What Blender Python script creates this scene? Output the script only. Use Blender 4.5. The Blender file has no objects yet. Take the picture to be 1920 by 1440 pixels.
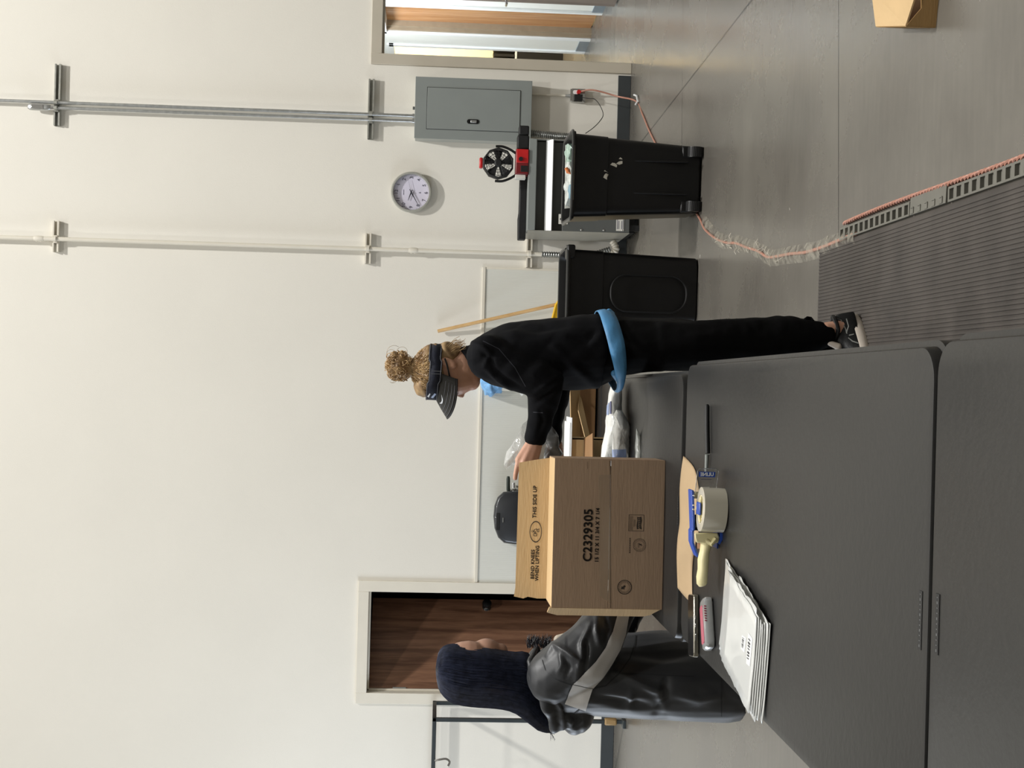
import bpy, math, random
from mathutils import Vector, Matrix, noise
from mathutils.bvhtree import BVHTree
random.seed(7)
R = math.radians
SC = bpy.context.scene
COL = SC.collection

# ------------------------------------------------------------------ camera
HC, PIT, ROL, FPX = 1.426, .0565, .0263, 2500.0     # eye height, pitch down, roll, focal length in pixels
fw = Vector((0, math.cos(PIT), -math.sin(PIT)))
r0 = Vector((1, 0, 0)); u0 = r0.cross(fw)
rt = r0*math.cos(ROL) + u0*math.sin(ROL)
up = -r0*math.sin(ROL) + u0*math.cos(ROL)
EYE = Vector((0, 0, HC))
cam = bpy.data.objects.new('camera', bpy.data.cameras.new('camera'))
COL.objects.link(cam)
# the phone was held sideways: picture-right is world-down, picture-up is world-right
X_, Y_, Z_ = -up, rt, -fw
cam.matrix_world = Matrix(((X_.x, Y_.x, Z_.x, 0), (X_.y, Y_.y, Z_.y, 0), (X_.z, Y_.z, Z_.z, HC), (0, 0, 0, 1)))
cam.data.sensor_width = 36; cam.data.lens = FPX/1920*36
cam.data.clip_start = .05; cam.data.clip_end = 100
SC.camera = cam

# ------------------------------------------------------------------ light
SC.view_settings.view_transform = 'Standard'; SC.view_settings.look = 'None'
SC.view_settings.gamma = 1; SC.view_settings.exposure = 0
SC.view_settings.use_curve_mapping = False
w = bpy.data.worlds.new('world'); SC.world = w; w.use_nodes = True
w.node_tree.nodes['Background'].inputs[0].default_value = (.75, .86, 1, 1)
w.node_tree.nodes['Background'].inputs[1].default_value = .35

def area(name, loc, size, power, col, rot=(0, 0, 0), sy=None):
    l = bpy.data.lights.new(name, 'AREA'); l.energy = power; l.color = col
    l.shape = 'RECTANGLE'; l.size = size; l.size_y = sy or size
    o = bpy.data.objects.new(name, l); COL.objects.link(o)
    o.location = loc; o.rotation_euler = rot
    return o
WARM = (1, .985, .955)
area('high_bay_lamp', (3.2, 4.7, 12.0), .5, 1110, WARM)
area('high_bay_lamp', (-2.8, 4.2, 12.0), .6, 200, WARM)
area('high_bay_lamp', (.2, -.5, 12.0), .6, 430, WARM)  # unseen front fill, power raised to brighten the box's near face
area('high_bay_lamp', (-4.6, 7.8, 12.0), .6, 60, WARM)
area('high_bay_lamp', (4.6, -1.0, 12.0), .6, 50, WARM)
area('daylight', (-5.62, 7.4, 1.2), 2.1, 150, (.80, .89, 1), (0, R(-90), 0), 2.7)
area('corridor_lamp', (2.6, 12.0, 2.75), .6, 95, (.86, .93, 1), (0, 0, 0), 1.6)
area('office_lamp', (4.6, 15.2, 2.7), .6, 150, (1, .86, .62))

# ------------------------------------------------------------------ helpers
def ray(x, y):
    return fw + rt*((720-y)/FPX) - up*((x-960)/FPX)
def W(x, y, Y):            # point seen at picture position x, y, standing at depth Y
    d = ray(x, y); return d*(Y/d.y) + EYE
def G(x, y, z=0.0):        # the same on the level z
    d = ray(x, y); return d*((z-HC)/d.z) + EYE
def lin(c):
    return tuple(((v/255)/12.92 if v/255 <= .04045 else ((v/255+.055)/1.055)**2.4) for v in c)

MATS = {}
def mat(name, rgb, rough=.5, metal=0, var=.06, scale=12, bump=0, bscale=120, spec=.5, alpha=1, trans=0, stretch=None, coat=0, sheen=0, col2=None):
    if name in MATS: return MATS[name]
    m = bpy.data.materials.new(name); m.use_nodes = True; MATS[name] = m
    N, L = m.node_tree.nodes, m.node_tree.links
    b = N['Principled BSDF']
    c = lin(rgb)
    b.inputs['Roughness'].default_value = rough; b.inputs['Metallic'].default_value = metal
    b.inputs['Specular IOR Level'].default_value = spec
    b.inputs['Alpha'].default_value = alpha
    b.inputs['Transmission Weight'].default_value = trans
    b.inputs['Coat Weight'].default_value = coat
    b.inputs['Sheen Weight'].default_value = sheen
    tc = N.new('ShaderNodeTexCoord'); mp = N.new('ShaderNodeMapping')
    L.new(tc.outputs['Object'], mp.inputs[0])
    if stretch: mp.inputs['Scale'].default_value = stretch
    nz = N.new('ShaderNodeTexNoise'); nz.inputs['Scale'].default_value = scale; nz.inputs['Detail'].default_value = 5
    L.new(mp.outputs[0], nz.inputs['Vector'])
    rp = N.new('ShaderNodeValToRGB')
    c2 = lin(col2) if col2 else tuple(min(1, v*(1+var)) for v in c)
    c1 = c if col2 else tuple(v*(1-var) for v in c)
    rp.color_ramp.elements[0].position = .35; rp.color_ramp.elements[1].position = .65
    rp.color_ramp.elements[0].color = (*c1, 1); rp.color_ramp.elements[1].color = (*c2, 1)
    L.new(nz.outputs[0], rp.inputs[0]); L.new(rp.outputs[0], b.inputs['Base Color'])
    if bump:
        n2 = N.new('ShaderNodeTexNoise'); n2.inputs['Scale'].default_value = bscale; n2.inputs['Detail'].default_value = 4
        L.new(mp.outputs[0], n2.inputs['Vector'])
        bp = N.new('ShaderNodeBump'); bp.inputs['Strength'].default_value = bump; bp.inputs['Distance'].default_value = .004
        L.new(n2.outputs[0], bp.inputs['Height']); L.new(bp.outputs[0], b.inputs['Normal'])
    return m

class MB:
    def __init__(s): s.v = []; s.f = []
    def add(s, vs, fs):
        n = len(s.v); s.v += [Vector(p) for p in vs]; s.f += [tuple(i+n for i in f) for f in fs]; return s
    def box(s, c, d, M=None):
        c = Vector(c); x, y, z = d[0]/2, d[1]/2, d[2]/2
        vs = [Vector((a, b, e)) for a in (-x, x) for b in (-y, y) for e in (-z, z)]
        if M is not None: vs = [M @ p for p in vs]
        return s.add([c+p for p in vs], [(0,1,3,2),(4,6,7,5),(0,4,5,1),(2,3,7,6),(0,2,6,4),(1,5,7,3)])
    def span(s, a, b):     # box between two opposite corners
        a, b = Vector(a), Vector(b); return s.box((a+b)/2, [abs(v) for v in (b-a)])
    def loft(s, rings, cap=True, closed=True):
        n = len(rings[0]); vs = [p for r in rings for p in r]; fs = []
        for i in range(len(rings)-1):
            for j in range(n if closed else n-1):
                k = (j+1) % n
                fs.append((i*n+j, i*n+k, (i+1)*n+k, (i+1)*n+j))
        if cap:
            fs.append(tuple(range(n-1, -1, -1))); fs.append(tuple((len(rings)-1)*n+j for j in range(n)))
        return s.add(vs, fs)
    def tube(s, pts, r, seg=8, cap=True, flat=1.0, upv=None):
        pts = [Vector(p) for p in pts]; rings = []
        rs = r if isinstance(r, (list, tuple)) else [r]*len(pts)
        pn = None
        for i, p in enumerate(pts):
            t = (pts[min(i+1, len(pts)-1)]-pts[max(i-1, 0)])
            if t.length < 1e-9: t = Vector((0, 0, 1))
            t.normalize()
            if pn is None:
                a = Vector(upv) if upv else (Vector((0, 0, 1)) if abs(t.z) < .9 else Vector((0, 1, 0)))
                pn = (a - t*a.dot(t)).normalized()
            else:
                pn = (pn - t*pn.dot(t)).normalized()
            b = t.cross(pn)
            rings.append([p + pn*math.cos(q)*rs[i]*flat + b*math.sin(q)*rs[i] for q in [2*math.pi*j/seg for j in range(seg)]])
        return s.loft(rings, cap)
    def lathe(s, prof, seg=32, M=None, cap=True):
        rings = [[Vector((r*math.cos(2*math.pi*j/seg), r*math.sin(2*math.pi*j/seg), z)) for j in range(seg)] for r, z in prof]
        if M is not None: rings = [[M @ p for p in r] for r in rings]
        return s.loft(rings, cap)
    def prism(s, outl, h0, h1, M=None):
        rings = [[Vector((x, y, h)) for x, y in outl] for h in (h0, h1)]
        if M is not None: rings = [[M @ p for p in r] for r in rings]
        return s.loft(rings, True)
    def ball(s, c, rad, M=None, seg=20, rows=12):
        if not isinstance(rad, (tuple, list)): rad = (rad,)*3
        rings = []
        for i in range(rows+1):
            a = -math.pi/2 + math.pi*i/rows; a = max(min(a, math.pi/2-.02), -math.pi/2+.02)
            rings.append([Vector((rad[0]*math.cos(a)*math.cos(2*math.pi*j/seg), rad[1]*math.cos(a)*math.sin(2*math.pi*j/seg), rad[2]*math.sin(a))) for j in range(seg)])
        c = Vector(c)
        rings = [[c + (M @ p if M is not None else p) for p in r] for r in rings]
        return s.loft(rings, True)
    def caps(s, pts, rs, seg=16):   # rounded tapered chain
        for i in range(len(pts)-1):
            a, b = Vector(pts[i]), Vector(pts[i+1]); s.tube([a, a.lerp(b, .5), b], [rs[i], (rs[i]+rs[i+1])/2, rs[i+1]], seg)
        for p, r in zip(pts, rs): s.ball(p, r, seg=seg, rows=8)
        return s
    def build(s, name, m, parent=None, smooth=False, bevel=0, seg=2, sub=0, ang=35, solid=0):
        me = bpy.data.meshes.new(name); me.from_pydata([tuple(p) for p in s.v], [], s.f); me.update()
        import bmesh
        bm = bmesh.new(); bm.from_mesh(me); bmesh.ops.recalc_face_normals(bm, faces=bm.faces); bm.to_mesh(me); bm.free()
        o = bpy.data.objects.new(name, me); COL.objects.link(o); me.materials.append(m)
        if smooth or bevel:
            me.polygons.foreach_set('use_smooth', [True]*len(me.polygons)); me.set_sharp_from_angle(angle=R(ang))
        if solid:
            q = o.modifiers.new('solid', 'SOLIDIFY'); q.thickness = solid; q.offset = 0
        if bevel:
            q = o.modifiers.new('bevel', 'BEVEL'); q.width = bevel; q.segments = seg; q.limit_method = 'ANGLE'; q.angle_limit = R(40)
            q.harden_normals = False
        if sub:
            q = o.modifiers.new('sub', 'SUBSURF'); q.levels = sub; q.render_levels = sub
        if parent: attach(o, parent)
        return o

def attach(o, parent):
    bpy.context.view_layer.update()
    o.parent = parent; o.matrix_parent_inverse = parent.matrix_world.inverted()

def thing(name, loc, label, cat, group=None):
    o = bpy.data.objects.new(name, None); COL.objects.link(o); o.location = loc; o.empty_display_size = .1
    o['label'] = label; o['category'] = cat
    if group: o['group'] = group
    bpy.context.view_layer.update()
    return o
def tag(o, label, cat, group=None, kind=None):
    o['label'] = label; o['category'] = cat
    if group: o['group'] = group
    if kind: o['kind'] = kind
    return o
def struct(o):
    o['kind'] = 'structure'; return o

def remesh(name, mb, voxel, m, parent=None, smooth=4, warp=None, label=None):
    me = bpy.data.meshes.new('t'); me.from_pydata([tuple(p) for p in mb.v], [], mb.f); me.update()
    import bmesh
    bm = bmesh.new(); bm.from_mesh(me)
    bmesh.ops.recalc_face_normals(bm, faces=bm.faces); bm.to_mesh(me); bm.free()
    t = bpy.data.objects.new('t', me); COL.objects.link(t)
    q = t.modifiers.new('r', 'REMESH'); q.mode = 'VOXEL'; q.voxel_size = voxel; q.adaptivity = 0
    if smooth:
        q = t.modifiers.new('s', 'SMOOTH'); q.factor = .5; q.iterations = smooth
    dg = bpy.context.evaluated_depsgraph_get()
    out = bpy.data.meshes.new_from_object(t.evaluated_get(dg))
    bpy.data.objects.remove(t); bpy.data.meshes.remove(me)
    if warp:
        nn = [Vector(v.normal) for v in out.vertices]
        for v, n in zip(out.vertices, nn):
            v.co = v.co + n*warp(v.co)
    out.update(); out.materials.clear(); out.materials.append(m)
    out.polygons.foreach_set('use_smooth', [True]*len(out.polygons))
    o = bpy.data.objects.new(name, out); COL.objects.link(o)
    if parent: attach(o, parent)
    return o

def text(name, body, mapf, m, parent=None, size=1, multi=0, thick=.0, bold=.0, align='CENTER', space=1.0):
    c = bpy.data.curves.new('t', 'FONT'); c.body = body; c.size = size; c.offset = bold; c.align_x = align; c.align_y = 'CENTER'
    c.space_character = space
    t = bpy.data.objects.new('t', c); COL.objects.link(t)
    dg = bpy.context.evaluated_depsgraph_get()
    me = bpy.data.meshes.new_from_object(t.evaluated_get(dg)); bpy.data.objects.remove(t)
    if multi:
        vs = [(v.co.x, v.co.y) for v in me.vertices]; fs = [tuple(p.vertices) for p in me.polygons]; n = len(vs)
        sh = [(-multi, 0), (0, 0), (multi, 0), (0, multi*.8), (0, -multi*.8)]
        m2 = bpy.data.meshes.new('t'); m2.from_pydata([(x+a, y+b, 0) for a, b in sh for x, y in vs], [], [tuple(i+k*n for i in f) for k in range(len(sh)) for f in fs]); me = m2
    for v in me.vertices: v.co = mapf(v.co.x, v.co.y)
    me.materials.clear(); me.materials.append(m)
    o = bpy.data.objects.new(name, me); COL.objects.link(o)
    if parent: attach(o, parent)
    return o

def drape(name, a, b, bvh, m, parent, off=.002, n=24, k=6):   # strip between two picture curves laid onto a surface
    def samp(pts, t):
        t = t*(len(pts)-1); i = min(int(t), len(pts)-2); q = t-i
        p, r = pts[i], pts[i+1]; return (p[0]+(r[0]-p[0])*q, p[1]+(r[1]-p[1])*q)
    vs = []; ok = []
    for i in range(n+1):
        pa, pb = samp(a, i/n), samp(b, i/n)
        for j in range(k+1):
            x = pa[0]+(pb[0]-pa[0])*j/k; y = pa[1]+(pb[1]-pa[1])*j/k
            d = ray(x, y).normalized(); h = bvh.ray_cast(EYE, d)
            if h[0] is None: vs.append(Vector((0, 0, 0))); ok.append(False)
            else:
                nn = h[1]; nn = nn if nn.dot(d) < 0 else -nn
                vs.append(h[0]+nn*off); ok.append(True)
    mb = MB(); fs = []
    for i in range(n):
        for j in range(k):
            q = (i*(k+1)+j, i*(k+1)+j+1, (i+1)*(k+1)+j+1, (i+1)*(k+1)+j)
            if all(ok[t] for t in q) and max((vs[q[0]]-vs[t]).length for t in q) < .12: fs.append(q)
    mb.add(vs, fs)
    import bmesh
    o = mb.build(name, m, parent, smooth=True, ang=80)
    bm = bmesh.new(); bm.from_mesh(o.data)
    bmesh.ops.delete(bm, geom=[v for v in bm.verts if not v.link_faces], context='VERTS'); bm.to_mesh(o.data); bm.free()
    return o
def img(p):
    v = Vector(p)-EYE; z = v.dot(fw); return 960-FPX*v.dot(up)/z, 720-FPX*v.dot(rt)/z
def ridge(o, curves):      # raise or sink soft folds along curves over a cloth surface
    me = o.data; mw = o.matrix_world
    pts = [img(mw @ v.co) for v in me.vertices]; nn = [mw.to_3x3() @ v.normal for v in me.vertices]; co = [mw @ v.co for v in me.vertices]
    add = [0.0]*len(pts)
    for cv, wd, h in curves:
        for i, (x, y) in enumerate(pts):
            if nn[i].dot(co[i]-EYE) > 0: continue
            best = 1e9; bt = 0
            for s in range(len(cv)-1):
                (x0, y0), (x1, y1) = cv[s], cv[s+1]; dx, dy = x1-x0, y1-y0; t = max(0, min(1, ((x-x0)*dx+(y-y0)*dy)/(dx*dx+dy*dy)))
                d = (x-x0-t*dx)**2+(y-y0-t*dy)**2
                if d < best: best = d; bt = (s+t)/(len(cv)-1)
            if best < wd*wd*9: add[i] += h*math.exp(-best/(wd*wd))*math.sin(math.pi*min(1, max(0, .12+.76*bt)))
    inv = mw.to_3x3().inverted()
    for v, n, a in zip(me.vertices, nn, add):
        if a: v.co = v.co+inv @ (n*a)
    me.update()
def bvh_of(o):
    me = o.data; return BVHTree.FromPolygons([o.matrix_world @ v.co for v in me.vertices], [tuple(p.vertices) for p in me.polygons])

def rrect(w, d, r, n=6, cx=0, cy=0):
    pts = []
    for sx, sy, a0 in ((1, 1, 0), (-1, 1, 90), (-1, -1, 180), (1, -1, 270)):
        for i in range(n+1):
            a = R(a0+90*i/n); pts.append((cx+sx*(w/2-r)+r*math.cos(a), cy+sy*(d/2-r)+r*math.sin(a)))
    return pts
def fbm(p, s, o=3):
    v = 0; a = 1
    for i in range(o): v += a*noise.noise(p*s*(2**i)); a *= .5
    return v
def RX(a): return Matrix.Rotation(a, 3, 'X')
def RY(a): return Matrix.Rotation(a, 3, 'Y')
def RZ(a): return Matrix.Rotation(a, 3, 'Z')
def curve_pts(pts, n=8):      # smooth curve through points
    pts = [Vector(p) for p in pts]; out = []
    for i in range(len(pts)-1):
        p0, p1, p2, p3 = pts[max(i-1, 0)], pts[i], pts[i+1], pts[min(i+2, len(pts)-1)]
        for k in range(n):
            t = k/n
            out.append(.5*((2*p1)+(p2-p0)*t+(2*p0-5*p1+4*p2-p3)*t*t+(3*p1-p0-3*p2+p3)*t**3))
    out.append(pts[-1]); return out

# ------------------------------------------------------------------ materials of the room
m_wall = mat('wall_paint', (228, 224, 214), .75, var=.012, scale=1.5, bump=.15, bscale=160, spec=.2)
m_corr = mat('corridor_paint', (228, 228, 222), .7, var=.01, scale=2, bump=.1)
m_yel = mat('office_paint', (246, 230, 190), .7, var=.02, scale=2)
m_taupe = mat('frame_paint', (190, 182, 166), .45, var=.02, scale=6)
m_cream = mat('cream_paint', (222, 216, 202), .45, var=.02, scale=6)
m_white = mat('white_enamel', (236, 238, 238), .35, var=.01)
m_base = mat('dark_vinyl', (58, 62, 64), .4, var=.06, scale=8)
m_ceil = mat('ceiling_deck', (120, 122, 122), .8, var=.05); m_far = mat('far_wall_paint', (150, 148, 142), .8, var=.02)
m_black = mat('black_plastic', (9, 9, 10), .42, spec=.35, var=.15, scale=20, bump=.1, bscale=60)
m_bk2 = mat('matt_black', (14, 14, 15), .6, var=.2, scale=20)
m_steel = mat('galvanised_steel', (190, 192, 192), .32, .9, var=.1, scale=30)
m_chrome = mat('polished_steel', (205, 205, 205), .18, 1, var=.02)
m_grey = mat('grey_enamel', (134, 139, 136), .42, var=.02, scale=5)
m_grey2 = mat('dark_grey_enamel', (86, 88, 86), .45, var=.04, scale=5)
m_dark = mat('dark_void', (22, 22, 22), .7, var=.1)

def floor_mat():
    m = bpy.data.materials.new('polished_concrete'); m.use_nodes = True
    N, L = m.node_tree.nodes, m.node_tree.links; b = N['Principled BSDF']
    g = N.new('ShaderNodeNewGeometry')
    n1 = N.new('ShaderNodeTexNoise'); n1.inputs['Scale'].default_value = .9; n1.inputs['Detail'].default_value = 8; n1.inputs['Roughness'].default_value = .62
    n2 = N.new('ShaderNodeTexNoise'); n2.inputs['Scale'].default_value = 14; n2.inputs['Detail'].default_value = 6
    mp = N.new('ShaderNodeMapping'); mp.inputs['Scale'].default_value = (.35, 2.6, 1); L.new(g.outputs['Position'], mp.inputs[0])
    L.new(g.outputs['Position'], n1.inputs['Vector']); L.new(mp.outputs[0], n2.inputs['Vector'])
    ad = N.new('ShaderNodeMath'); ad.operation = 'MULTIPLY_ADD'; ad.inputs[1].default_value = .2
    L.new(n2.outputs[0], ad.inputs[0]); L.new(n1.outputs[0], ad.inputs[2])
    rp = N.new('ShaderNodeValToRGB'); e = rp.color_ramp.elements
    e[0].position = .45; e[0].color = (*lin((92, 88, 82)), 1); e[1].position = .9; e[1].color = (*lin((115, 111, 103)), 1)
    L.new(ad.outputs[0], rp.inputs[0])
    # control joints and one saw-cut running across them
    sx = N.new('ShaderNodeSeparateXYZ'); L.new(g.outputs['Position'], sx.inputs[0])
    def mth(op, a, bb=None, c=None):
        q = N.new('ShaderNodeMath'); q.operation = op
        for i, v in enumerate((a, bb, c)):
            if v is None: continue
            if isinstance(v, (int, float)): q.inputs[i].default_value = v
            else: L.new(v, q.inputs[i])
        return q.outputs[0]
    tot = None
    for yc, k, wd in ((4.665, .086, .004), (7.76, .1, .006), (11.22, .0, .006)):
        d = mth('ABSOLUTE', mth('SUBTRACT', mth('SUBTRACT', sx.outputs[1], mth('MULTIPLY', sx.outputs[0], k)), yc))
        ln = mth('LESS_THAN', d, wd)
        tot = ln if tot is None else mth('MAXIMUM', tot, ln)
    d = mth('ABSOLUTE', mth('SUBTRACT', mth('MULTIPLY_ADD', sx.outputs[1], .0173, sx.outputs[0]), 1.933))
    tot = mth('MAXIMUM', tot, mth('LESS_THAN', d, .0055))
    gx = mth('GREATER_THAN', sx.outputs[0], .45); tot = mth('MULTIPLY', tot, gx)
    mx = N.new('ShaderNodeMix'); mx.data_type = 'RGBA'
    L.new(tot, mx.inputs[0]); L.new(rp.outputs[0], mx.inputs[6]); mx.inputs[7].default_value = (*lin((34, 33, 31)), 1)
    # pale scuffs
    n3 = N.new('ShaderNodeTexNoise'); n3.inputs['Scale'].default_value = 9; n3.inputs['Detail'].default_value = 3; L.new(g.outputs['Position'], n3.inputs['Vector'])
    gt = mth('GREATER_THAN', n3.outputs[0], .76)
    m2 = N.new('ShaderNodeMix'); m2.data_type = 'RGBA'; L.new(mth('MULTIPLY', gt, .45), m2.inputs[0]); L.new(mx.outputs[2], m2.inputs[6])
    m2.inputs[7].default_value = (*lin((205, 200, 190)), 1)
    L.new(m2.outputs[2], b.inputs['Base Color'])
    rr = N.new('ShaderNodeMapRange'); rr.inputs[3].default_value = .18; rr.inputs[4].default_value = .36
    L.new(n1.outputs[0], rr.inputs[0]); L.new(rr.outputs[0], b.inputs['Roughness'])
    bp = N.new('ShaderNodeBump'); bp.inputs['Strength'].default_value = .025; bp.inputs['Distance'].default_value = .002
    L.new(n2.outputs[0], bp.inputs['Height']); L.new(bp.outputs[0], b.inputs['Normal'])
    return m
m_floor = floor_mat()

def wood_mat(name, c1, c2, rough=.4, axis='z', sc=1.0):
    m = bpy.data.materials.new(name); m.use_nodes = True
    N, L = m.node_tree.nodes, m.node_tree.links; b = N['Principled BSDF']
    tc = N.new('ShaderNodeTexCoord'); mp = N.new('ShaderNodeMapping')
    mp.inputs['Scale'].default_value = (9*sc, 9*sc, .55*sc) if axis == 'z' else (.55*sc, 9*sc, 9*sc)
    L.new(tc.outputs['Object'], mp.inputs[0])
    nz = N.new('ShaderNodeTexNoise'); nz.inputs['Scale'].default_value = 2.2; nz.inputs['Detail'].default_value = 9; nz.inputs['Distortion'].default_value = .7
    L.new(mp.outputs[0], nz.inputs['Vector'])
    n2 = N.new('ShaderNodeTexNoise'); n2.inputs['Scale'].default_value = 18; n2.inputs['Detail'].default_value = 3; L.new(mp.outputs[0], n2.inputs['Vector'])
    ad = N.new('ShaderNodeMath'); ad.operation = 'MULTIPLY_ADD'; ad.inputs[1].default_value = .3; L.new(n2.outputs[0], ad.inputs[0]); L.new(nz.outputs[0], ad.inputs[2])
    rp = N.new('ShaderNodeValToRGB'); e = rp.color_ramp.elements
    e[0].position = .5; e[0].color = (*lin(c1), 1); e[1].position = .8; e[1].color = (*lin(c2), 1)
    L.new(ad.outputs[0], rp.inputs[0]); L.new(rp.outputs[0], b.inputs['Base Color'])
    b.inputs['Roughness'].default_value = rough
    return m
m_oak = wood_mat('stained_oak', (98, 66, 48), (142, 104, 80), .42)
m_maple = wood_mat('honey_wood', (164, 112, 68), (192, 142, 96), .2)
m_stick = wood_mat('broomstick_wood', (190, 150, 96), (214, 178, 124), .5)

# ------------------------------------------------------------------ room shell
D = 10.16
XL, XR, YB, ZT = -5.7, 6.2, -4.5, 12.4
TH = .14
def wallbox(name, a, b, m=m_wall): return struct(MB().span(a, b).build(name, m))
fl = MB().add([(XL, YB, 0), (XR, YB, 0), (XR, 17.2, 0), (XL, 17.2, 0)], [(0, 1, 2, 3)]).build('floor', m_floor); struct(fl)
d1l, d1r, dh1 = -2.367, -1.60, 1.895         # opening of the oak door
d2l, d2r, dh2 = 2.478, 3.255, 1.905           # opening to the corridor
wb = MB()
for a, b in (((XL, D, 0), (d1l-.04, D+TH, ZT)), ((d1r+.04, D, 0), (d2l-.04, D+TH, ZT)), ((d2r+.04, D, 0), (XR, D+TH, ZT)),
             ((d1l-.04, D, dh1+.03), (d1r+.04, D+TH, ZT)), ((d2l-.04, D, dh2+.03), (d2r+.04, D+TH, ZT))):
    wb.span(a, b)
struct(wb.build('wall_back', m_wall))
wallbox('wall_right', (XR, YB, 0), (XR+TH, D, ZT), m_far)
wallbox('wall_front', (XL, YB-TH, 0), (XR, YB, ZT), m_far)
wl = MB()   # left wall with an unseen open doorway that lets the daylight in
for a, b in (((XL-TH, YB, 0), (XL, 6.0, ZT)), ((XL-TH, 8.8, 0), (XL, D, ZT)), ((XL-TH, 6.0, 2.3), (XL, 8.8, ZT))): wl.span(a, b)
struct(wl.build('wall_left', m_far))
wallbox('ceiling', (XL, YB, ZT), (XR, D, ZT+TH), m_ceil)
wf = MB()
for a, b in (((XL-.1, 6.0, 0), (XL-.03, 6.07, 2.3)), ((XL-.1, 8.73, 0), (XL-.03, 8.8, 2.3)), ((XL-.1, 6.0, 2.23), (XL-.03, 8.8, 2.3))): wf.span(a, b)
struct(wf.build('door_5', m_white))
# baseboards
struct(MB().span((d1r+.12, D-.012, 0), (d2l-.095, D, .098)).build('baseboard_back', m_base, bevel=.003))
struct(MB().span((XL, D-.012, 0), (d1l-.09, D, .098)).build('baseboard_left', m_base, bevel=.003))

def door_frame(name, l, r, h, m, wd=.082, proud=.022, deep=TH):
    mb = MB()
    for a, b in (((l-wd, D-proud, 0), (l, D, h+wd)), ((r, D-proud, 0), (r+wd, D, h+wd)), ((l, D-proud, h), (r, D, h+wd)),
                 ((l-.045, D, 0), (l, D+deep, h+.04)), ((r, D, 0), (r+.045, D+deep, h+.04)), ((l, D, h), (r, D+deep, h+.04))): mb.span(a, b)
    for a, b in (((l, D+.06, 0), (l+.014, D+.085, h)), ((r-.014, D+.06, 0), (r, D+.085, h)), ((l, D+.06, h-.014), (r, D+.085, h))): mb.span(a, b)
    return struct(mb.build(name, m, bevel=.003))
f1 = door_frame('door_1', d1l, d1r, dh1, m_cream)
# oak door leaf, hinged left and standing a little ajar into the dark room
hinge = Vector((d1l+.012, D+.09, 0)); ang = R(36)
Md = RZ(ang)
def leafpt(x, y, z): return hinge + Md @ Vector((x, y, z))
lw = .765
lf = MB().box(leafpt(lw/2, .022, dh1/2), (lw, .044, dh1-.012), Md).build('door_leaf', m_oak, f1, bevel=.002)
k = MB().lathe([(.012, .03), (.026, .045), (.036, .06), (.038, .074), (.032, .088), (.014, .095)], 24,
               Matrix.Translation(leafpt(lw-.07, 0, .98)) @ (Md @ RX(R(90))).to_4x4())
kn = k.build('door_knob', m_black, lf, smooth=True)
MB().lathe([(.034, 0), (.034, .008), (.015, .012), (.013, .035)], 24, Matrix.Translation(leafpt(lw-.07, 0, .98)) @ (Md @ RX(R(90))).to_4x4()).build('knob_rose', m_chrome, lf, smooth=True)
for z in (.25, .95, 1.65): MB().tube([leafpt(0, -.006, z-.05), leafpt(0, -.006, z+.05)], .008, 10).build('hinge', m_steel, f1, smooth=True)
# dark room behind the oak door
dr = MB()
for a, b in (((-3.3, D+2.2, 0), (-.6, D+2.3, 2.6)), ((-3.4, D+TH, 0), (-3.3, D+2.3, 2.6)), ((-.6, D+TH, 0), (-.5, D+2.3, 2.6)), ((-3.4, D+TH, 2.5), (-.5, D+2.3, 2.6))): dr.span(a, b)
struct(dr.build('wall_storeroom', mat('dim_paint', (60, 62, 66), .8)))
# corridor beyond the right opening
f2 = door_frame('door_2', d2l, d2r, dh2, m_taupe)
cx = 3.42
cw = MB()
for a, b in (((cx, D+TH, 0), (cx+.13, 12.16, 2.8)), ((cx, 13.07, 0), (cx+.13, 13.6, 2.8)), ((cx, 12.16, 2.0), (cx+.13, 13.07, 2.8)), ((cx, 13.6, 1.97), (cx+.13, 14.6, 2.8)), ((cx, 14.6, 0), (cx+.13, 17.2, 2.8))): cw.span(a, b)
struct(cw.build('wall_corridor_right', m_corr))
wallbox('wall_corridor_left', (1.0, D+TH, 0), (1.12, 17.2, 2.8), m_corr)
wallbox('wall_corridor_end', (1.12, 16.6, 0), (7.2, 16.7, 2.8), m_yel)
wallbox('wall_office', (7.1, D+TH, 0), (7.2, 16.7, 2.8), m_yel)
wallbox('ceiling_corridor', (1.0, D+TH, 2.8), (7.2, 17.2, 2.9), m_corr)
m_bb = mat('blue_grey_vinyl', (120, 132, 142), .35)
struct(MB().span((cx-.012, D+TH, 0), (cx, 12.11, .1)).span((cx-.012, 13.12, 0), (cx, 13.55, .1)).build('baseboard_corridor', m_bb))
f3 = MB()
for a, b in (((cx-.02, 12.11, 0), (cx+.0, 12.17, 2.06)), ((cx-.02, 13.06, 0), (cx, 13.12, 2.06)), ((cx-.02, 12.11, 2.0), (cx, 13.12, 2.06))): f3.span(a, b)
f3 = struct(f3.build('door_3', m_white, bevel=.003))
MB().span((cx+.0, 13.03, 0), (cx+.1, 13.07, 2.0)).span((cx+.03, 13.0, 0), (cx+.1, 13.03, 2.0)).build('door_jamb', mat('brown_taupe', (150, 134, 112), .5), f3)
MB().span((cx+.085, 12.16, .01), (cx+.125, 13.07, 2.0)).build('door_leaf', m_maple, f3)
f5 = MB()
for a, b in (((cx-.02, 13.55, 0), (cx, 13.62, 2.0)), ((cx-.02, 14.56, 0), (cx, 14.62, 2.0)), ((cx-.02, 13.55, 1.95), (cx, 14.62, 2.02))): f5.span(a, b)
struct(f5.build('door_4', m_white, bevel=.003))
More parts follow.
